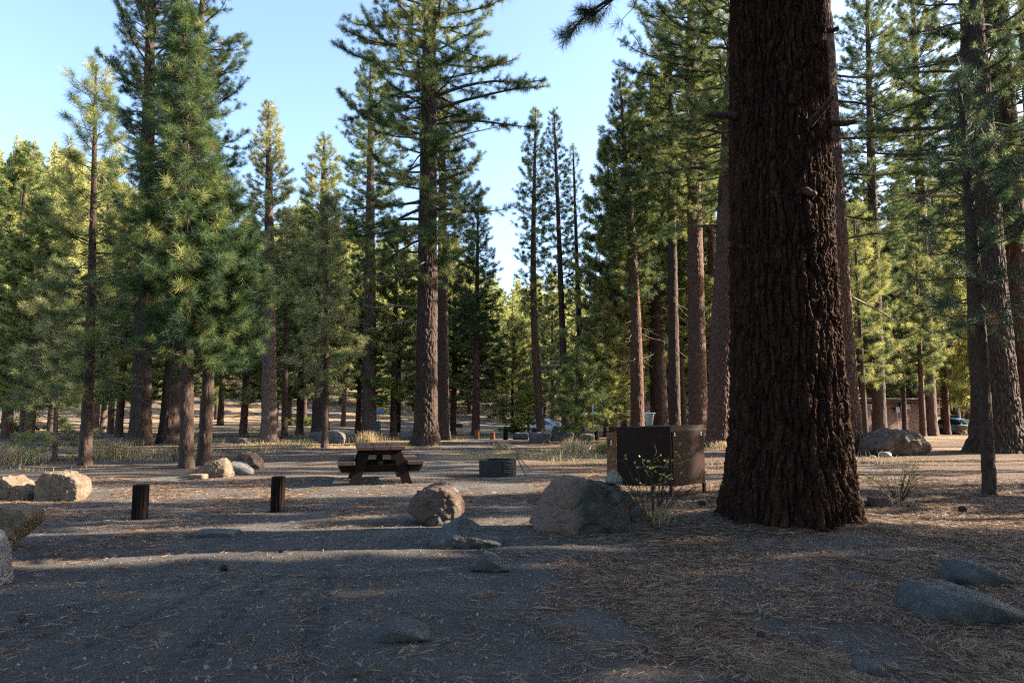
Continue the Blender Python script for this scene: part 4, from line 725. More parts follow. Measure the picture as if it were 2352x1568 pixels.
MB().add(np.array(V), [F3, F4]).build('ash_bed', M_SOOT, FR)
a0, a1, b0, b1 = np.array([.455, -.16, .42]), np.array([.67, -.30, .0]), np.array([.50, .12, .44]), np.array([.80, .02, .09])
gm = MB()
for p_, q_ in ((a0, a1), (b0, b1)): gm.tube([p_, q_], .011, 8)
for q in np.linspace(.08, .98, 10): gm.tube([a0 + (a1 - a0) * q, b0 + (b1 - b0) * q], .007, 6)
gr = gm.build('cooking_grate', M_GRATE, FR)
for p_ in (a0, b0):
    th = np.linspace(0, 2 * np.pi * 3, 40); MB().tube(np.stack([p_[0] + .028 * np.cos(th), p_[1] + (th / 18.8 - .5) * .03, p_[2] + .03 + .028 * np.sin(th)], 1), .006, 5).build('coil_handle', M_GRATE, gr)
MB().tube([a1 + (.0, 0, .01), a1 + (.10, .2, .02), b1 + (.0, 0, -.07)], .009, 6).build('support_foot', M_GRATE, FR)

M_LOCK = plain('dark_brown_painted_steel', (0.011, 0.005, 0.0035), (0.022, 0.009, 0.006), 3, .6, bmp=.08, spec=.2)
M_LOCKR = plain('reddish_brown_painted_steel', (0.015, 0.0040, 0.0025), (0.026, 0.0075, 0.0045), 3, .7, bmp=.08, spec=.12, stretch=(1, 1, .2))
M_LOCKO = plain('orange_brown_steel', (0.085, 0.038, 0.018), (0.13, 0.06, 0.03), 5, .5, bmp=.1)  # open locker door and far bin: paler, more orange than the locker
M_STEEL = plain('bare_metal', (0.35, 0.35, 0.36), (0.55, 0.55, 0.56), 8, .35, .8)
Lp, Cp, Rp, Bp = np.array([1.885, 12.42]), np.array([2.83, 12.3]), np.array([3.61, 12.95]), np.array([2.67, 13.1]); o0 = np.array([Cp[0], Cp[1]]); zg = ghf(2.8, 12.5)
BX = thing('storage_locker', 'dark brown steel food storage locker on thin legs, behind the large dark boulder', 'storage locker', (o0[0], o0[1], zg))
q = [tuple(v - o0) for v in (Lp, Cp, Rp, Bp)]
def body_prism(q_, z0, z1s):
    n = len(q_); V = [(x, y, z0) for x, y in q_] + [(x, y, z) for (x, y), z in zip(q_, z1s)]; i = np.arange(n); return np.array(V), [i[::-1][None], (i + n)[None], np.stack([i, (i + 1) % n, (i + 1) % n + n, i + n], 1)]
MB().add(*body_prism(q, .20, [1.205, 1.225, 1.24, 1.22])).build('body', M_LOCK, BX)
qq = np.array(q); ctr = qq.mean(0); q2 = [tuple(ctr + (v - ctr) * 1.015) for v in qq]
V, F = body_prism(q2, 1.226, [1.231, 1.251, 1.266, 1.246]); V[:4, 2] = [1.206, 1.226, 1.241, 1.221]; MB().add(V, F).build('lid', M_LOCK, BX)
ud = np.array(q[2]) - np.array(q[1]); ud /= np.linalg.norm(ud); nd = np.array([ud[1], -ud[0]])
def on_face(u0, u1, z0, z1, t0, t1):       # slab on the right hand face
    c = [ud * u0 + nd * t0, ud * u1 + nd * t0, ud * u1 + nd * t1, ud * u0 + nd * t1]; c = [tuple(v) for v in c]
    return body_prism([c[0], c[3], c[2], c[1]], z0, [z1] * 4)
dr_ = MB().add(*on_face(.045, .985, .19, 1.165, .002, .014)).build('door', M_LOCKR, BX)
for u_ in (.10, .90):
    for z_ in (1.125, 1.085): MB().add(*on_face(u_ - .018, u_ + .018, z_ - .008, z_ + .008, .0145, .022)).build('bolt_plate', M_STEEL, dr_)
for p_ in qq: MB().box((p_[0] * .97 + ctr[0] * .03, p_[1] * .97 + ctr[1] * .03, .09), (.055, .055, .215), rz=.7, bev=.003).build('leg', M_LOCK, BX)
MB().box((q[1][0] + .45, q[1][1] + .30, .015), (1.0, .07, .05), rz=math.atan2(ud[1], ud[0])).build('base_rail', M_POST, BX)
e = np.array(q[0]); ODl = MB().add(*body_prism([tuple(e + (-.195, -.10)), tuple(e + (-.19, -.125)), tuple(e + (-.004, -.012)), tuple(e + (-.008, .012))], .2, [1.14, 1.14, 1.145, 1.145])).build('open_door', M_LOCKO, BX)
hm = MB().box((e[0] - .135, e[1] - .096, .965), (.075, .012, .15), rz=.55, bev=.003); hd = hm.build('latch_recess', M_SOOT, ODl)
MB().box((e[0] - .118, e[1] - .098, .95), (.018, .016, .10), rz=.55).build('latch_handle', M_STEEL, ODl)
# jug on the locker
M_WHT = plain('white_plastic', (.62, .62, .60), (.75, .75, .73), 4, .4, bmp=.02); M_JUG = plain('cloudy_plastic', (.28, .29, .27), (.40, .41, .38), 4, .25, bmp=.02)
jl = pt(1491, 985, 12.9); J = thing('water_jug', 'cloudy plastic jug with a flat white lid standing on top of the brown locker', 'jug', (float(jl[0]), 12.86, zg + 1.245))
def lathe(pr, n=24):
    th = np.linspace(0, 2 * np.pi, n, endpoint=False); V = np.array([[r * math.cos(t), r * math.sin(t), z] for r, z in pr for t in th]); i = np.arange(len(pr) * n).reshape(len(pr), n); j = np.roll(i, -1, 1)
    return V, [np.stack([i[:-1], j[:-1], j[1:], i[1:]], -1).reshape(-1, 4), i[0][::-1][None], i[-1][None]]
MB().add(*lathe([(.05, 0), (.06, .01), (.088, .20), (.088, .222)])).build('body', M_JUG, J, True); MB().add(*lathe([(.088, .223), (.115, .226), (.118, .245), (.10, .25)])).build('lid', M_WHT, J)

# ------------------------------------------------------------------ far things
m, n, l, b = mat_new('hammock_cloth'); M_HAM = m; g_ = n.new('ShaderNodeTexGradient'); tc = n.new('ShaderNodeTexCoord'); l.new(tc.outputs['Generated'], g_.inputs[0])
l.new(ramp(n, l, g_.outputs[0], [(0.0, (.02, .30, .32)), (.5, (.02, .25, .28)), (.52, (.22, .015, .02))]), b.inputs['Base Color']); b.inputs['Roughness'].default_value = .7
hy = 37.5; pa, pb = pt(1466, 955, hy), pt(1547, 950, hy); nh = 24; V = []
for i in range(nh):
    f = i / (nh - 1); wv_ = .05 + .55 * math.sin(math.pi * f) ** .7; c_ = pa + (pb - pa) * f; sag = 1.15 * (1 - (2 * f - 1) ** 2)
    for k in range(7): s_ = k / 6 - .5; V.append([c_[0] - pa[0], s_ * wv_, c_[2] - pa[2] - sag + .5 * wv_ * (2 * s_) ** 2 * .5])
V = np.array(V); V2 = V + np.array([0, 0, -.012]); i = np.arange(nh * 7).reshape(nh, 7); Fq = np.stack([i[:-1, :-1], i[1:, :-1], i[1:, 1:], i[:-1, 1:]], -1).reshape(-1, 4)
H_ = thing('hammock', 'teal and dark red hammock slung between two trunks behind the locker', 'hammock', tuple(pa)); MB().add(np.vstack([V, V2]), [Fq, Fq[:, ::-1] + len(V)]).build('cloth', M_HAM, H_, True)
MB().tube([(-.55, -1.2, .15), (0, 0, 0)], .02, 6).build('strap', M_POST, H_); MB().tube([(float(pb[0] - pa[0]), 0, float(pb[2] - pa[2])), (float(pb[0] - pa[0]) + .1, -2.1, .3)], .02, 6).build('strap', M_POST, H_)

M_TEAL = plain('dark_teal_paint', (0.012, 0.06, 0.055), (0.02, 0.09, 0.08), 4, .5, bmp=.05)
M_BLUE = plain('blue_glass_panel', (0.04, 0.13, 0.32), (0.06, 0.18, 0.42), 3, .2, bmp=.02)
M_GALV = plain('galvanised_pipe', (0.25, 0.26, 0.27), (0.4, 0.41, 0.42), 9, .45, .5)
cx_, cy_ = onground(866, 1005); zc = ghf(cx_, cy_); sc = cy_ / FPX
cab = thing('roadside_cabinet', 'dark teal metal cabinet with a blue solar panel on a pole above it', 'cabinet', (cx_, cy_, zc))
MB().box((0, .12, 19 * sc), (12 * sc, .25, 38 * sc)).build('cabinet_box', M_TEAL, cab); MB().tube([(.04, .12, 38 * sc), (.04, .12, 58 * sc)], .025).build('pole', M_GALV, cab)
MB().box((.1, .10, 60 * sc), (17 * sc, .03, 10 * sc), rx=-.6, ry=.12).build('solar_panel', M_BLUE, cab)
ux, uy = 0, 52.0; up_ = pt(914, 940, uy); zu = ghf(float(up_[0]), uy)
MB().tube([(0, 0, -.3), (0, 0, 6.8)], [.20, .15], 14)
U_ = thing('utility_pole', 'smooth dark utility pole left of the huge old pine', 'utility pole', (float(up_[0]), uy, zu)); MB().tube([(0, 0, -.3), (0, 0, 3), (0, 0, 6.9)], [.24, .21, .17], 16).build('pole', M_POST, U_, True)
MB().box((0, -.22, 5.9), (1.8, .1, .12)).build('crossarm', M_POST, U_)
for k in (-.8, 0, .8): MB().add(*lathe([(.03, 0), (.05, .03), (.03, .12)], 8)).build('insulator', M_WHT, U_, loc=(k, -.22, 5.96))
for q, (z_, lb) in enumerate(((5.3, 'uppermost'), (5.0, 'middle'), (4.6, 'lowest'))):
    P = [(up_[0] + u, uy + .25 + .0 * u, zu + z_ + .0009 * u * u) for u in np.linspace(-22, 22, 15)]
    tag(MB().tube(P, .025, 5).build('power_cable', M_GALV), lb + ' of three thin power cables crossing behind the trunks', 'cable', 'power cables')
M_STK = plain('green_stake_paint', (.02, .05, .03), (.04, .09, .05), 5, .6); M_STB = plain('blue_paint', (.06, .22, .42), (.10, .30, .5), 5, .6)
STK = ((1247, 1018, 934, 'leftmost of three thin green stakes with blue tops'), (1343, 1018, 941, 'middle of three thin green stakes with blue tops'), (1362, 1024, 931, 'tallest of three thin green stakes with blue tops'))
for px_, pb_, pt_, lb in STK:
    x_, y_ = onground(px_, pb_); h_ = zat(pt_, y_) - ghf(x_, y_); sk = thing('metal_stake', lb, 'stake', (x_, y_, ghf(x_, y_)), 0, 'stakes in the grass')
    MB().box((0, 0, h_ * .39), (.035, .03, h_ * .82)).build('shaft', M_STK, sk); MB().box((0, 0, h_ * .9), (.037, .032, h_ * .2)).build('painted_top', M_STB, sk)

# ---- toilet building
m, n, l, b = mat_new('brown_brick'); M_BRICK = m; co = coords(n, l, (1, 1, 1)); sp_ = n.new('ShaderNodeSeparateXYZ'); l.new(co, sp_.inputs[0]); cb_ = n.new('ShaderNodeCombineXYZ'); l.new(sp_.outputs[0], cb_.inputs[0]); l.new(sp_.outputs[2], cb_.inputs[1])
br = n.new('ShaderNodeTexBrick'); l.new(cb_.outputs[0], br.inputs['Vector']); br.inputs['Scale'].default_value = 2.5; br.inputs['Color1'].default_value = (.17, .10, .075, 1); br.inputs['Color2'].default_value = (.24, .15, .115, 1); br.inputs['Mortar'].default_value = (.09, .06, .05, 1); br.inputs['Mortar Size'].default_value = .015
l.new(br.outputs[0], b.inputs['Base Color']); b.inputs['Roughness'].default_value = .9; bump(n, l, b, br.outputs['Fac'], .5, -.01)
M_DKW = plain('dark_brown_trim', (.02, .013, .010), (.045, .03, .022), 5, .7); M_ROOF = plain('grey_brown_roof_edge', (.20, .16, .14), (.34, .29, .26), 5, .7); M_WALLU = plain('brown_board_wall', (.16, .10, .08), (.23, .155, .13), 5, .8, stretch=(6, 6, .4))
m, n, l, b = mat_new('frosted_window'); M_WIN = m; b.inputs['Base Color'].default_value = (.42, .45, .44, 1); b.inputs['Roughness'].default_value = .25
bp = pt((2246) * .9408, 940, 54.5); bx0 = float(bp[0]); zb = ghf(bx0 - 4, 53)
BLD = thing('toilet_building', 'low flat roofed brown brick toilet building with high windows, behind the big humped boulder', 'building', (bx0, 54.5, zb), R(17))
MB().box((-4.5, 1.8, .87), (9.0, 3.6, 1.86), bev=.01).build('brick_wall', M_BRICK, BLD); MB().box((-4.5, 1.84, 2.12), (8.9, 3.5, .63), bev=.01).build('upper_wall', M_WALLU, BLD)
MB().box((-4.5, -.02, 1.825), (9.05, .12, .05)).build('ledge', M_ROOF, BLD)
MB().box((-4.4, 1.4, 2.56), (9.9, 5.4, .22), bev=.01).build('fascia', M_DKW, BLD); MB().box((-4.4, 1.4, 2.72), (10.1, 5.6, .09), bev=.01).build('roof', M_ROOF, BLD)
for x_ in (-1.5, -3.9, -5.2):
    wf = MB().box((x_, .02, 2.12), (1.12, .16, .56)).build('window', M_DKW, BLD); MB().box((x_, -.07, 2.12), (.94, .03, .42)).build('pane', M_WIN, wf)
MB().box((-7.0, -1.15, 1.12), (1.9, .16, 2.36), bev=.01).build('privacy_wall', M_BRICK, BLD)
MB().box((-4.75, -.045, .95), (.25, .07, 1.7), bev=.01).build('pale_post', M_ROOF, BLD); MB().tube([(-2.5, -.2, 0), (-2.5, -.2, 1.7)], .035).build('pipe', M_GALV, BLD); MB().box((-2.5, -.2, 1.9), (.36, .16, .42)).build('meter_box', M_GALV, BLD)
M_RED = plain('red_plastic', (.50, .03, .015), (.62, .05, .025), 4, .5, bmp=.03)
rx_, ry_ = onground(2138, 996); rx_, ry_ = float(pt(2139, 940, 53)[0]), 53.0
cr = thing('red_crate', 'small bright red crate on the ground beside the toilet building', 'crate', (rx_, ry_, ghf(rx_, ry_)), .3); MB().box((0, 0, .19), (.42, .34, .38), bev=.02).build('box', M_RED, cr); MB().box((0, 0, .40), (.44, .36, .035), bev=.01).build('lid', M_RED, cr); MB().tube([(-.1, 0, .42), (-.1, 0, .47), (.1, 0, .47), (.1, 0, .42)], .012).build('handle', M_RED, cr)
lx, ly = float(pt(1600, 940, 48)[0]), 48.0
lk = thing('brown_bin', 'far square orange brown metal bin seen between two trunks behind the locker', 'bin', (lx, ly, ghf(lx, ly)), .2); MB().box((0, 0, .62), (.9, .6, 1.2), bev=.02).build('body', M_LOCKO, lk); MB().box((0, 0, 1.24), (.94, .64, .05)).build('lid', M_LOCKO, lk)
jx, jy = onground(1030, 1003)
j2 = thing('water_jug', 'small white water jug on the ground at the right foot of the huge old pine', 'jug', (jx, jy, ghf(jx, jy))); MB().add(*lathe([(.13, 0), (.15, .03), (.15, .27), (.06, .36)])).build('body', M_WHT, j2, True); MB().add(*lathe([(.05, .36), (.05, .40)])).build('cap', M_BLUE, j2)
gx_, gy_ = onground(1052, 1002)
gl = thing('camp_grill', 'black camp grill on legs right of the white jug', 'grill', (gx_, gy_, ghf(gx_, gy_))); MB().box((0, 0, .62), (.6, .4, .16), bev=.02).build('firebox', M_GRATE, gl); MB().box((0, 0, .715), (.62, .42, .02)).build('lid', M_GRATE, gl)
for sx in (-1, 1): MB().tube([(sx * .24, -.1, 0), (sx * .24, -.1, .55)], .02, 6).build('leg', M_GRATE, gl)

# ---- cars
def paint(name, c): 
    m, n, l, b = mat_new(name); b.inputs['Base Color'].default_value = (*c, 1); b.inputs['Roughness'].default_value = .3; b.inputs['Coat Weight'].default_value = .6; return m
M_CARW = paint('white_car_paint', (.62, .66, .70)); M_CARB = paint('pale_blue_car_paint', (.16, .30, .46)); M_GLS = paint('dark_car_glass', (.015, .03, .035)); M_TYRE = plain('tyre_rubber', (.012, .012, .012), (.025, .025, .025), 8, .85); M_RIM = plain('alloy_rim', (.35, .36, .38), (.5, .51, .53), 5, .35, .7); M_LAMP = paint('headlamp_glass', (.55, .6, .62))
def make_car(label, mat, loc, rz):
    C = thing('parked_car', label, 'car', loc, rz); xs = np.array([-2.05, -2.0, -1.8, -1.5, -1.1, -.6, 0, .5, .8, 1.1, 1.5, 1.85, 2.03, 2.08]); w = np.array([.62, .74, .82, .86, .87, .88, .88, .88, .88, .87, .85, .78, .66, .55])
    belt = np.array([.72, .95, .98, .97, .96, .95, .94, .93, .93, .93, .86, .78, .68, .60]); top = np.array([.74, 1.0, 1.28, 1.46, 1.52, 1.54, 1.51, 1.40, 1.22, 1.03, .92, .83, .71, .62]); rw = np.array([.58, .62, .62, .62, .63, .64, .63, .62, .66, .72, .72, .68, .58, .48]); bot = np.array([.35, .28, .22, .20, .2, .2, .2, .2, .2, .2, .2, .22, .26, .34])
    V = []
    for i in range(len(xs)):
        z = [bot[i], bot[i] + .05, (bot[i] + belt[i]) / 2, belt[i], top[i] - .05 * (top[i] - belt[i] > .1), top[i]]; yy = [w[i] * .9, w[i] * .98, w[i], w[i] * .96, rw[i], rw[i] * .6]
        V.append([(xs[i], -y, zz) for y, zz in zip(yy, z)] + [(xs[i], y, zz) for y, zz in zip(yy[::-1], z[::-1])])
    V = np.array(V).reshape(-1, 3); nn = 12; i = np.arange(len(xs) * nn).reshape(-1, nn); j = np.roll(i, -1, 1); F = np.stack([i[:-1], i[1:], j[1:], j[:-1]], -1).reshape(-1, 4)
    MB().add(V, [F, i[0][None], i[-1][::-1][None]]).build('body', mat, C, True)
    def P(k, y): return np.array([xs[k], y, 0])
    def glass(name, pts, off):
        a = np.array(pts, float); nrm = np.cross(a[1] - a[0], a[2] - a[0]); nrm /= np.linalg.norm(nrm); a1 = a + nrm * off; a2 = a - nrm * .02; k = len(a); ii = np.arange(k)
        return MB().add(np.vstack([a1, a2]), [ii[None], ii[::-1][None] + k, np.stack([ii, (ii + 1) % k, (ii + 1) % k + k, ii + k], 1)]).build(name, M_GLS, C)
    glass('windscreen', [(1.08, -.64, 1.055), (1.08, .64, 1.055), (.45, .56, 1.43), (.45, -.56, 1.43)], .02); glass('rear_window', [(-1.98, .55, 1.03), (-1.98, -.55, 1.03), (-1.62, -.52, 1.42), (-1.62, .52, 1.42)], .02)
    for s_ in (-1, 1):
        for a, b_ in ((.95, -.02), (-.08, -.92), (-.98, -1.6)):
            zt = lambda x: np.interp(x, xs, top) - .10; zl = .99; pts = [(a, s_ * .86, zl), (b_, s_ * .86, zl), (b_, s_ * .69, max(zl + .03, zt(b_))), (a, s_ * (.69 if a < .6 else .80), max(zl + .04, zt(a)))]
            glass('side_window', pts if s_ < 0 else pts[::-1], -.03 if False else .03)
        for x_ in (-1.3, 1.28):
            wh = MB().add(*lathe([(.20, -.10), (.30, -.10), (.325, -.06), (.325, .06), (.30, .10), (.20, .10)], 28)).build('wheel', M_TYRE, C, True, (x_, s_ * .80, .325), (math.pi / 2, 0, 0)); MB().add(*lathe([(.21, -.09), (.19, .0), (.21, .09)], 20)).build('rim', M_RIM, wh)
        MB().box((1.93, s_ * .58, .74), (.14, .30, .12), rz=-s_ * .45, bev=.03).build('headlight', M_LAMP, C); MB().box((-2.0, s_ * .66, .85), (.08, .16, .22), bev=.02).build('tail_light', M_RED, C); MB().box((.82, s_ * .98, 1.02), (.12, .18, .12), bev=.03).build('wing_mirror', mat, C)
    MB().box((2.06, 0, .55), (.05, .9, .12), bev=.02).build('grille', M_GRATE, C); return C
cp = pt(1261, 940, 71.0); cx1 = float(cp[0]); make_car('white hatchback parked nose right beyond the slim curved pine', M_CARW, (cx1, 71, ghf(cx1, 71)), R(-38))
cp = pt(2203, 940, 63.0); cx2 = float(cp[0]); make_car('pale blue hatchback mostly hidden by trunks right of the toilet building', M_CARB, (cx2, 63, ghf(cx2, 63)), R(-70))
rp_ = pt(2352, 940, 52.0); RV = thing('camper_van', 'cream camper van half hidden behind the trunk at the right edge', 'camper van', (float(rp_[0]) + 1.6, 52, ghf(float(rp_[0]), 52)), R(0))
M_CRM = paint('cream_van_paint', (.5, .47, .42)); MB().box((0, 0, 1.75), (5.2, 2.2, 2.5), bev=.18).build('body', M_CRM, RV, False); MB().box((0, -1.11, 1.15), (5.0, .03, .12)).build('stripe', M_DKW, RV)
for x_ in (-1.7, -.2, 1.4): MB().box((x_, -1.115, 2.2), (1.0, .04, .55), bev=.02).build('window', M_GLS, RV)
for x_ in (-1.6, 1.6): MB().add(*lathe([(.2, -.12), (.38, -.1), (.38, .1), (.2, .12)], 24)).build('wheel', M_TYRE, RV, True, (x_, -.95, .38), (math.pi / 2, 0, 0))

# ------------------------------------------------------------------ grass, litter, pebbles, shrubs, cones
def attr_mat(name, stops, rough=.8, trans=.0, attr='tone'):
    m, n, l, b = mat_new(name); a = N(n, 'ShaderNodeAttribute', attribute_name=attr); c = ramp(n, l, a.outputs['Fac'], stops); l.new(c, b.inputs['Base Color']); b.inputs['Roughness'].default_value = rough; b.inputs['Specular IOR Level'].default_value = .3
    if trans:
        tr = n.new('ShaderNodeBsdfTranslucent'); l.new(c, tr.inputs[0]); mx = n.new('ShaderNodeMixShader'); mx.inputs[0].default_value = trans; l.new(b.outputs[0], mx.inputs[1]); l.new(tr.outputs[0], mx.inputs[2]); l.new(mx.outputs[0], n['Material Output'].inputs[0])
    return m
M_LIT = attr_mat('dry_pine_needles', [(0, (.06, .035, .022)), (.35, (.155, .092, .058)), (.7, (.29, .205, .13)), (1, (.46, .37, .25))])
M_GRS = attr_mat('dry_and_green_grass', [(0, (.05, .09, .03)), (.3, (.15, .15, .06)), (.55, (.27, .21, .11)), (1, (.50, .40, .24))], trans=.3)
M_LEAF = attr_mat('shrub_leaves', [(0, (.05, .10, .02)), (.5, (.17, .25, .04)), (1, (.42, .38, .06))], trans=.4, rough=.5)
def strips(B, D, L, w, curve, up, rg, tilt=0.6):
    """three-point curved strips: base B, horizontal direction angle D, length L"""
    n_ = len(B); d = np.stack([np.cos(D), np.sin(D), up], 1); d2 = np.stack([np.cos(D + curve), np.sin(D + curve), up * .3], 1); s_ = np.stack([-np.sin(D), np.cos(D), rg.uniform(-tilt, tilt, n_)], 1) * (w / 2)[:, None]
    m1 = B + d * (L * .5)[:, None]; m2 = m1 + d2 * (L * .5)[:, None]; V = np.stack([B - s_, B + s_, m1 - s_, m1 + s_, m2], 1).reshape(-1, 3); o = np.arange(n_)[:, None] * 5
    return V, [o + np.array([[0, 1, 3, 2]]), o + np.array([[2, 3, 4]])]
rg = np.random.default_rng(77)
# needle litter, in bundles of three
NB = 300000; u_ = rg.uniform(-.80, .80, NB); y_ = 3.1 * (15.5 / 3.1) ** (rg.uniform(0, 1, NB) ** 1.05); x_ = u_ * y_; p_ = litter(x_, y_); cl = fbm(x_ / .22, y_ / .22, oct=2, seed=55)
keep = rg.uniform(size=NB) < np.clip((p_ * .85 - .07 + .38 * cl), .02, 1)
x_, y_, p_ = x_[keep], y_[keep], p_[keep]; nb = len(x_); print('litter', nb)
z_ = gh(x_, y_) + rg.uniform(.002, .012, nb) + .02 * rg.random(nb) * p_; flow = 1.2 * vnoise(x_ / .6, y_ / .6, seed=57) * 3 + rg.normal(0, .7, nb); Vs, Fs, Ts, off = [], [], [], 0; tb = rg.uniform(0, .85, nb) ** 1.25
for q in range(3):
    sel = rg.uniform(size=nb) < (1, .85, .5)[q]; k = sel.sum(); L = rg.uniform(.07, .17, k) * (.9 + .2 * p_[sel]); V, F = strips(np.stack([x_, y_, z_], 1)[sel], flow[sel] + rg.normal(0, .28, k), L, .0011 + .00034 * y_[sel], rg.normal(0, .45, k), rg.uniform(-.05, .16, k) * 1.0, rg)
    Vs.append(V); Fs += [f + off for f in F]; off += len(V); Ts.append(np.repeat(np.clip(tb[sel] + rg.normal(0, .08, k), 0, 1), 5))
tag(link('pine_needle_litter', np_mesh('pine_needle_litter', np.vstack(Vs), Fs, M_LIT, False, {'tone': np.concatenate(Ts)})), 'dry brown and straw coloured pine needles scattered over the dirt', 'needle litter', kind='stuff')
# pebbles and chips
NP = 10000; y_ = 3.1 * (14 / 3.1) ** rg.uniform(0, 1, NP); x_ = rg.uniform(-.8, .8, NP) * y_; U8, F8 = ico(1); s_ = .0028 * np.exp(rg.normal(0, .6, NP)) + .0005 * y_; V = U8[None] * s_[:, None, None] * rg.uniform(.5, 1.3, (NP, 1, 3)) * (1 + .25 * rg.normal(size=(NP, len(U8), 1))); V = V + np.stack([x_, y_, gh(x_, y_) + s_ * .2], 1)[:, None]
F = (F8[None] + (np.arange(NP) * len(U8))[:, None, None]).reshape(-1, 3); M_PEB = attr_mat('small_pebbles', [(0, (.04, .03, .025)), (.5, (.17, .15, .13)), (1, (.24, .225, .205))], .9)
tag(link('pebbles', np_mesh('pebbles', V.reshape(-1, 3), [F], M_PEB, False, {'tone': np.repeat(rg.uniform(0, 1, NP) ** 1.2, len(U8))})), 'small pebbles and bark chips strewn on the dirt', 'pebbles', kind='stuff')
# grass
def blades(x, y, h, w, tone, lean=.35):
    n_ = len(x); a = rg.uniform(0, 6.28, n_); ln = lean * np.abs(rg.normal(size=n_)) * h; s_ = np.stack([-np.sin(a + 1), np.cos(a + 1), 0 * a], 1) * (w / 2)[:, None]; B = np.stack([x, y, gh(x, y) - .01], 1)
    m1 = B + np.stack([np.cos(a) * ln * .3, np.sin(a) * ln * .3, h * .55], 1); m2 = B + np.stack([np.cos(a) * ln, np.sin(a) * ln, h * (1 - .15 * lean)], 1); V = np.stack([B - s_, B + s_, m1 - s_ * .7, m1 + s_ * .7, m2], 1).reshape(-1, 3); o = np.arange(n_)[:, None] * 5
    return V, [o + np.array([[0, 1, 3, 2]]), o + np.array([[2, 3, 4]])], np.repeat(tone, 5)
NG = 260000; y_ = rg.uniform(17.5, 62, NG); x_ = rg.uniform(-.85, .85, NG) * y_; dn = fbm(x_ / 3.2, y_ / 2.2, oct=4, seed=81) + .05 * sstep(20, 24, y_) - .12 * sstep(34, 50, y_) + .45 * np.exp(-((x_ - 2.6) / 3.2) ** 2 - ((y_ - 24.5) / 3.4) ** 2) + .28 * sstep(-7, -12, x_) * (y_ < 27) - .35 * sstep(9, 14, x_)
path = np.abs(y_ - 21.0 - .12 * x_) < .8; keep = (rg.uniform(size=NG) < np.clip((dn - .16) * 1.3, 0, .55)) & ~((y_ < 21.5) & (x_ > -9) & (x_ < 1))
x_, y_ = x_[keep], y_[keep]; k = len(x_); print('grass', k); tall = vnoise(x_ / 1.4, y_ / 1.4, seed=83)
hh = rg.uniform(.06, .22, k) * (1 + .6 * tall) + .35 * (rg.uniform(size=k) < .03); grn = np.clip(.74 + .22 * rg.normal(size=k) - .55 * (fbm(x_ / 2.6, y_ / 2.6, oct=2, seed=85) > .22), 0, 1)
V, F, T_ = blades(x_, y_, hh * .85, .008 + .0003 * y_, grn, .8)
tag(link('dry_grass', np_mesh('dry_grass', V, F, M_GRS, False, {'tone': T_})), 'thin straw coloured grass along the far edge of the clearing', 'grass', kind='stuff')
def clump(px, py, rad, h, n_, tone, label, name='grass_clump', cat='grass clump'):
    cx, cy = onground(px, py); q = np.abs(rg.normal(0, .5, n_)) * rad; a = rg.uniform(0, 6.28, n_); x = cx + q * np.cos(a); y = cy + q * np.sin(a); V, F, T_ = blades(x, y, h * rg.uniform(.4, 1.0, n_), np.full(n_, .008 + .0003 * cy), np.clip(rg.normal(tone, .15, n_), 0, 1), .55)
    V = V - np.array([cx, cy, ghf(cx, cy)]); o = link(name, np_mesh(name, V, F, M_GRS, False, {'tone': T_}), None, (cx, cy, ghf(cx, cy))); tag(o, label, cat)
clump(846, 1016, .75, .7, 420, .78, 'big golden bunch of dry grass behind the picnic table')
clump(1318, 1042, .8, .7, 600, .85, 'tall straw coloured bunch of grass before the green stakes')
clump(1388, 1040, .6, .6, 500, .25, 'greenish bunch of grass left of the open locker door')
clump(20, 1065, .9, .7, 700, .8, 'straw coloured bunch of grass at the left edge below the pale sapling')
clump(262, 1052, .9, .8, 600, .75, 'dry bunch of grass right of the slender young pine')
clump(1150, 1030, .5, .4, 300, .95, 'small golden bunch of grass beyond the fire ring')
clump(1665, 1028, .7, .4, 600, .95, 'sunlit golden grass at the foot of the thick pale grey pine')
clump(2230, 1000, .4, .5, 120, .9, 'thin pale grass stalks left of the broad old trunk')
clump(1850, 1182, .2, .22, 60, .1, 'little bright green tuft hidden by the giant trunk') if False else None
clump(2000, 1102, .12, .14, 60, .12, 'little bright green grass tuft on the path right of the giant trunk')
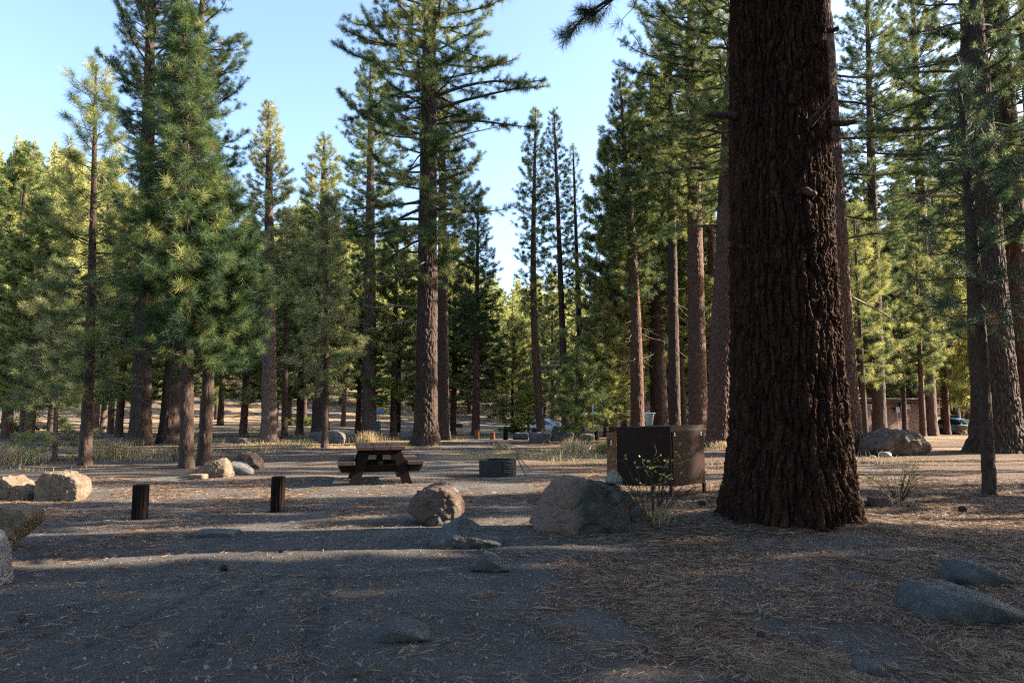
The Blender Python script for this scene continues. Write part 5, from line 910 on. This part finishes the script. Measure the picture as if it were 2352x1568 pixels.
def shrub(px, py, wpx, hpx, ns, nl_, leaf, tone, label, seed, lean=.5, stem=M_TWIG, name='shrub'):
    rq = np.random.default_rng(seed); cx, cy = onground(px, py); sc = cy / FPX; w, h = wpx * sc, hpx * sc; a = rq.uniform(0, 6.28, ns); r_ = rq.uniform(.2, 1, ns); S = np.linspace(0, 1, 7)[None, :, None]
    tipp = np.stack([np.cos(a) * r_ * w / 2, np.sin(a) * r_ * w * .35, h * (1.05 - .5 * r_ ** 2) * rq.uniform(.6, 1, ns)], 1); b0 = np.stack([np.cos(a), np.sin(a), 0 * a], 1) * .05 * w
    P = b0[:, None] * (1 - S) + tipp[:, None] * S + np.array([0, 0, 1]) * (np.sin(S * np.pi) * .18 * h) + rq.normal(0, .012 * w, (ns, 7, 3)) * S; RR = np.linspace(.006, .0018, 7)[None] * np.ones((ns, 1)) * max(.6, h * 1.3)
    V1, F1 = tubes(P, RR, 4); m_ = ns * 4; own = rq.integers(0, ns, m_); k = rq.integers(2, 7, m_); p0 = P[own, k]; d_ = rq.normal(0, 1, (m_, 3)); d_[:, 2] = np.abs(d_[:, 2]) * .6; d_ /= np.linalg.norm(d_, axis=1, keepdims=True); tl = rq.uniform(.08, .2, m_) * h
    P2 = np.stack([p0, p0 + d_ * (tl * .5)[:, None], p0 + d_ * tl[:, None] + np.array([0, 0, .01])], 1); V2, F2 = tubes(P2, np.full((m_, 3), .0016), 3)
    T = thing(name, label, 'shrub', (cx, cy, ghf(cx, cy))); MB().add(V1, F1).add(V2, F2).build('stems', stem, T)
    if nl_:
        own = rq.integers(0, m_, nl_); t_ = rq.uniform(.2, 1, nl_)[:, None]; c_ = P2[own, 0] * (1 - t_) + P2[own, 2] * t_ + rq.normal(0, .006, (nl_, 3)); A = rq.normal(size=(nl_, 3)); A[:, 2] *= .4; A /= np.linalg.norm(A, axis=1, keepdims=True); Bv = np.cross(A, rq.normal(size=(nl_, 3))); Bv /= np.linalg.norm(Bv, axis=1, keepdims=True); s_ = leaf * rq.uniform(.6, 1.2, (nl_, 1))
        V = np.stack([c_, c_ + A * s_ * .45 + Bv * s_ * .36, c_ + A * s_, c_ + A * s_ * .45 - Bv * s_ * .36], 1).reshape(-1, 3); F = np.arange(len(V)).reshape(-1, 4)
        link('leaves', np_mesh('leaves', V, [F], M_LEAF, False, {'tone': np.repeat(np.clip(rq.normal(tone, .22, nl_), 0, 1), 4)}), T)
    return T
shrub(1500, 1192, 330, 165, 22, 230, .048, .66, 'leggy shrub with yellow green leaves and a tangled dry base, before the locker', 501)
clump(1510, 1200, .22, .30, 260, .68, 'tangled dry stalks at the foot of the yellow green shrub')
shrub(2062, 1150, 210, 95, 46, 900, .018, .30, 'low dry shrub with tiny dull leaves right of the giant trunk', 502)
shrub(402, 1058, 60, 60, 16, 90, .03, .9, 'rust coloured dry stalks left of the dense young pine', 503)
shrub(60, 1052, 120, 50, 40, 700, .03, .25, 'low grey green bush in the grass at the far left', 504)
shrub(1335, 1035, 130, 50, 34, 600, .03, .2, 'low green weeds in the grass left of the locker', 505)
for i, (px_, py_, w_, h_, lb) in enumerate(((700, 968, 90, 24, 'bright green bush on the sunlit ground between distant trunks at the left'), (1185, 985, 90, 22, 'green bush low on the ground right of the cone shaped pine'), (30, 985, 120, 24, 'dark green bush on the slope at the far left'), (1330, 978, 70, 20, 'green bush behind the white car'))): shrub(px_, py_ + 12, w_, h_, 60, 2600, .13, .35, lb, 520 + i, name='bush')
M_CONE = plain('pine_cone_scales', (.02, .012, .009), (.06, .034, .022), 20, .8)
def cone(px, py, size, label, rz=0.0):
    cx, cy = onground(px, py); mb = MB(); mb.add(*(lambda U, F: (U * np.array([.55, .34, .34]) * size, [F]))(*ico(2))); n_ = 90
    for i in range(n_):
        t_ = i / n_; a = i * 2.39996; xx = (-.5 + t_) * size * 1.05; r_ = size * .40 * math.sqrt(max(.05, 1 - (2 * t_ - 1) ** 2)) * (1.1 - .3 * t_); u = np.array([.25, math.cos(a), math.sin(a)]); u /= np.linalg.norm(u); v = np.array([0, -math.sin(a), math.cos(a)]); c_ = np.array([xx, 0, 0]); w_ = size * .10
        mb.add(np.array([c_ + u * r_ * .5 - v * w_ * .4, c_ + u * r_ * .5 + v * w_ * .4, c_ + u * r_ * 1.12 + v * w_, c_ + u * r_ * 1.2, c_ + u * r_ * 1.12 - v * w_]), [np.array([[0, 1, 2, 3, 4]])])
    o = mb.build('pine_cone', M_CONE, None, False, (cx, cy, ghf(cx, cy) + size * .33), (0, .1, rz)); tag(o, label, 'pine cone')
cone(1611, 1163, .13, 'dark pine cone on the needles between the locker and the giant trunk', .3)
cone(1990, 1163, .12, 'pine cone at the left side of the dry shrub', 1.0)
cone(2210, 1176, .13, 'pine cone right of the dry shrub', .2)
cone(514, 1310, .075, 'flattened brown pine cone on the dirt below the wooden posts', .1)
cone(645, 1268, .05, 'small dark pine cone on the dirt between the two posts and the ridged rock', .5)
cone(50, 1425, .06, 'dark pine cone on the dirt beside the pale grey boulder', 2)
cone(1748, 1465, .06, 'small pine cone in the litter below the giant trunk', 1.2)
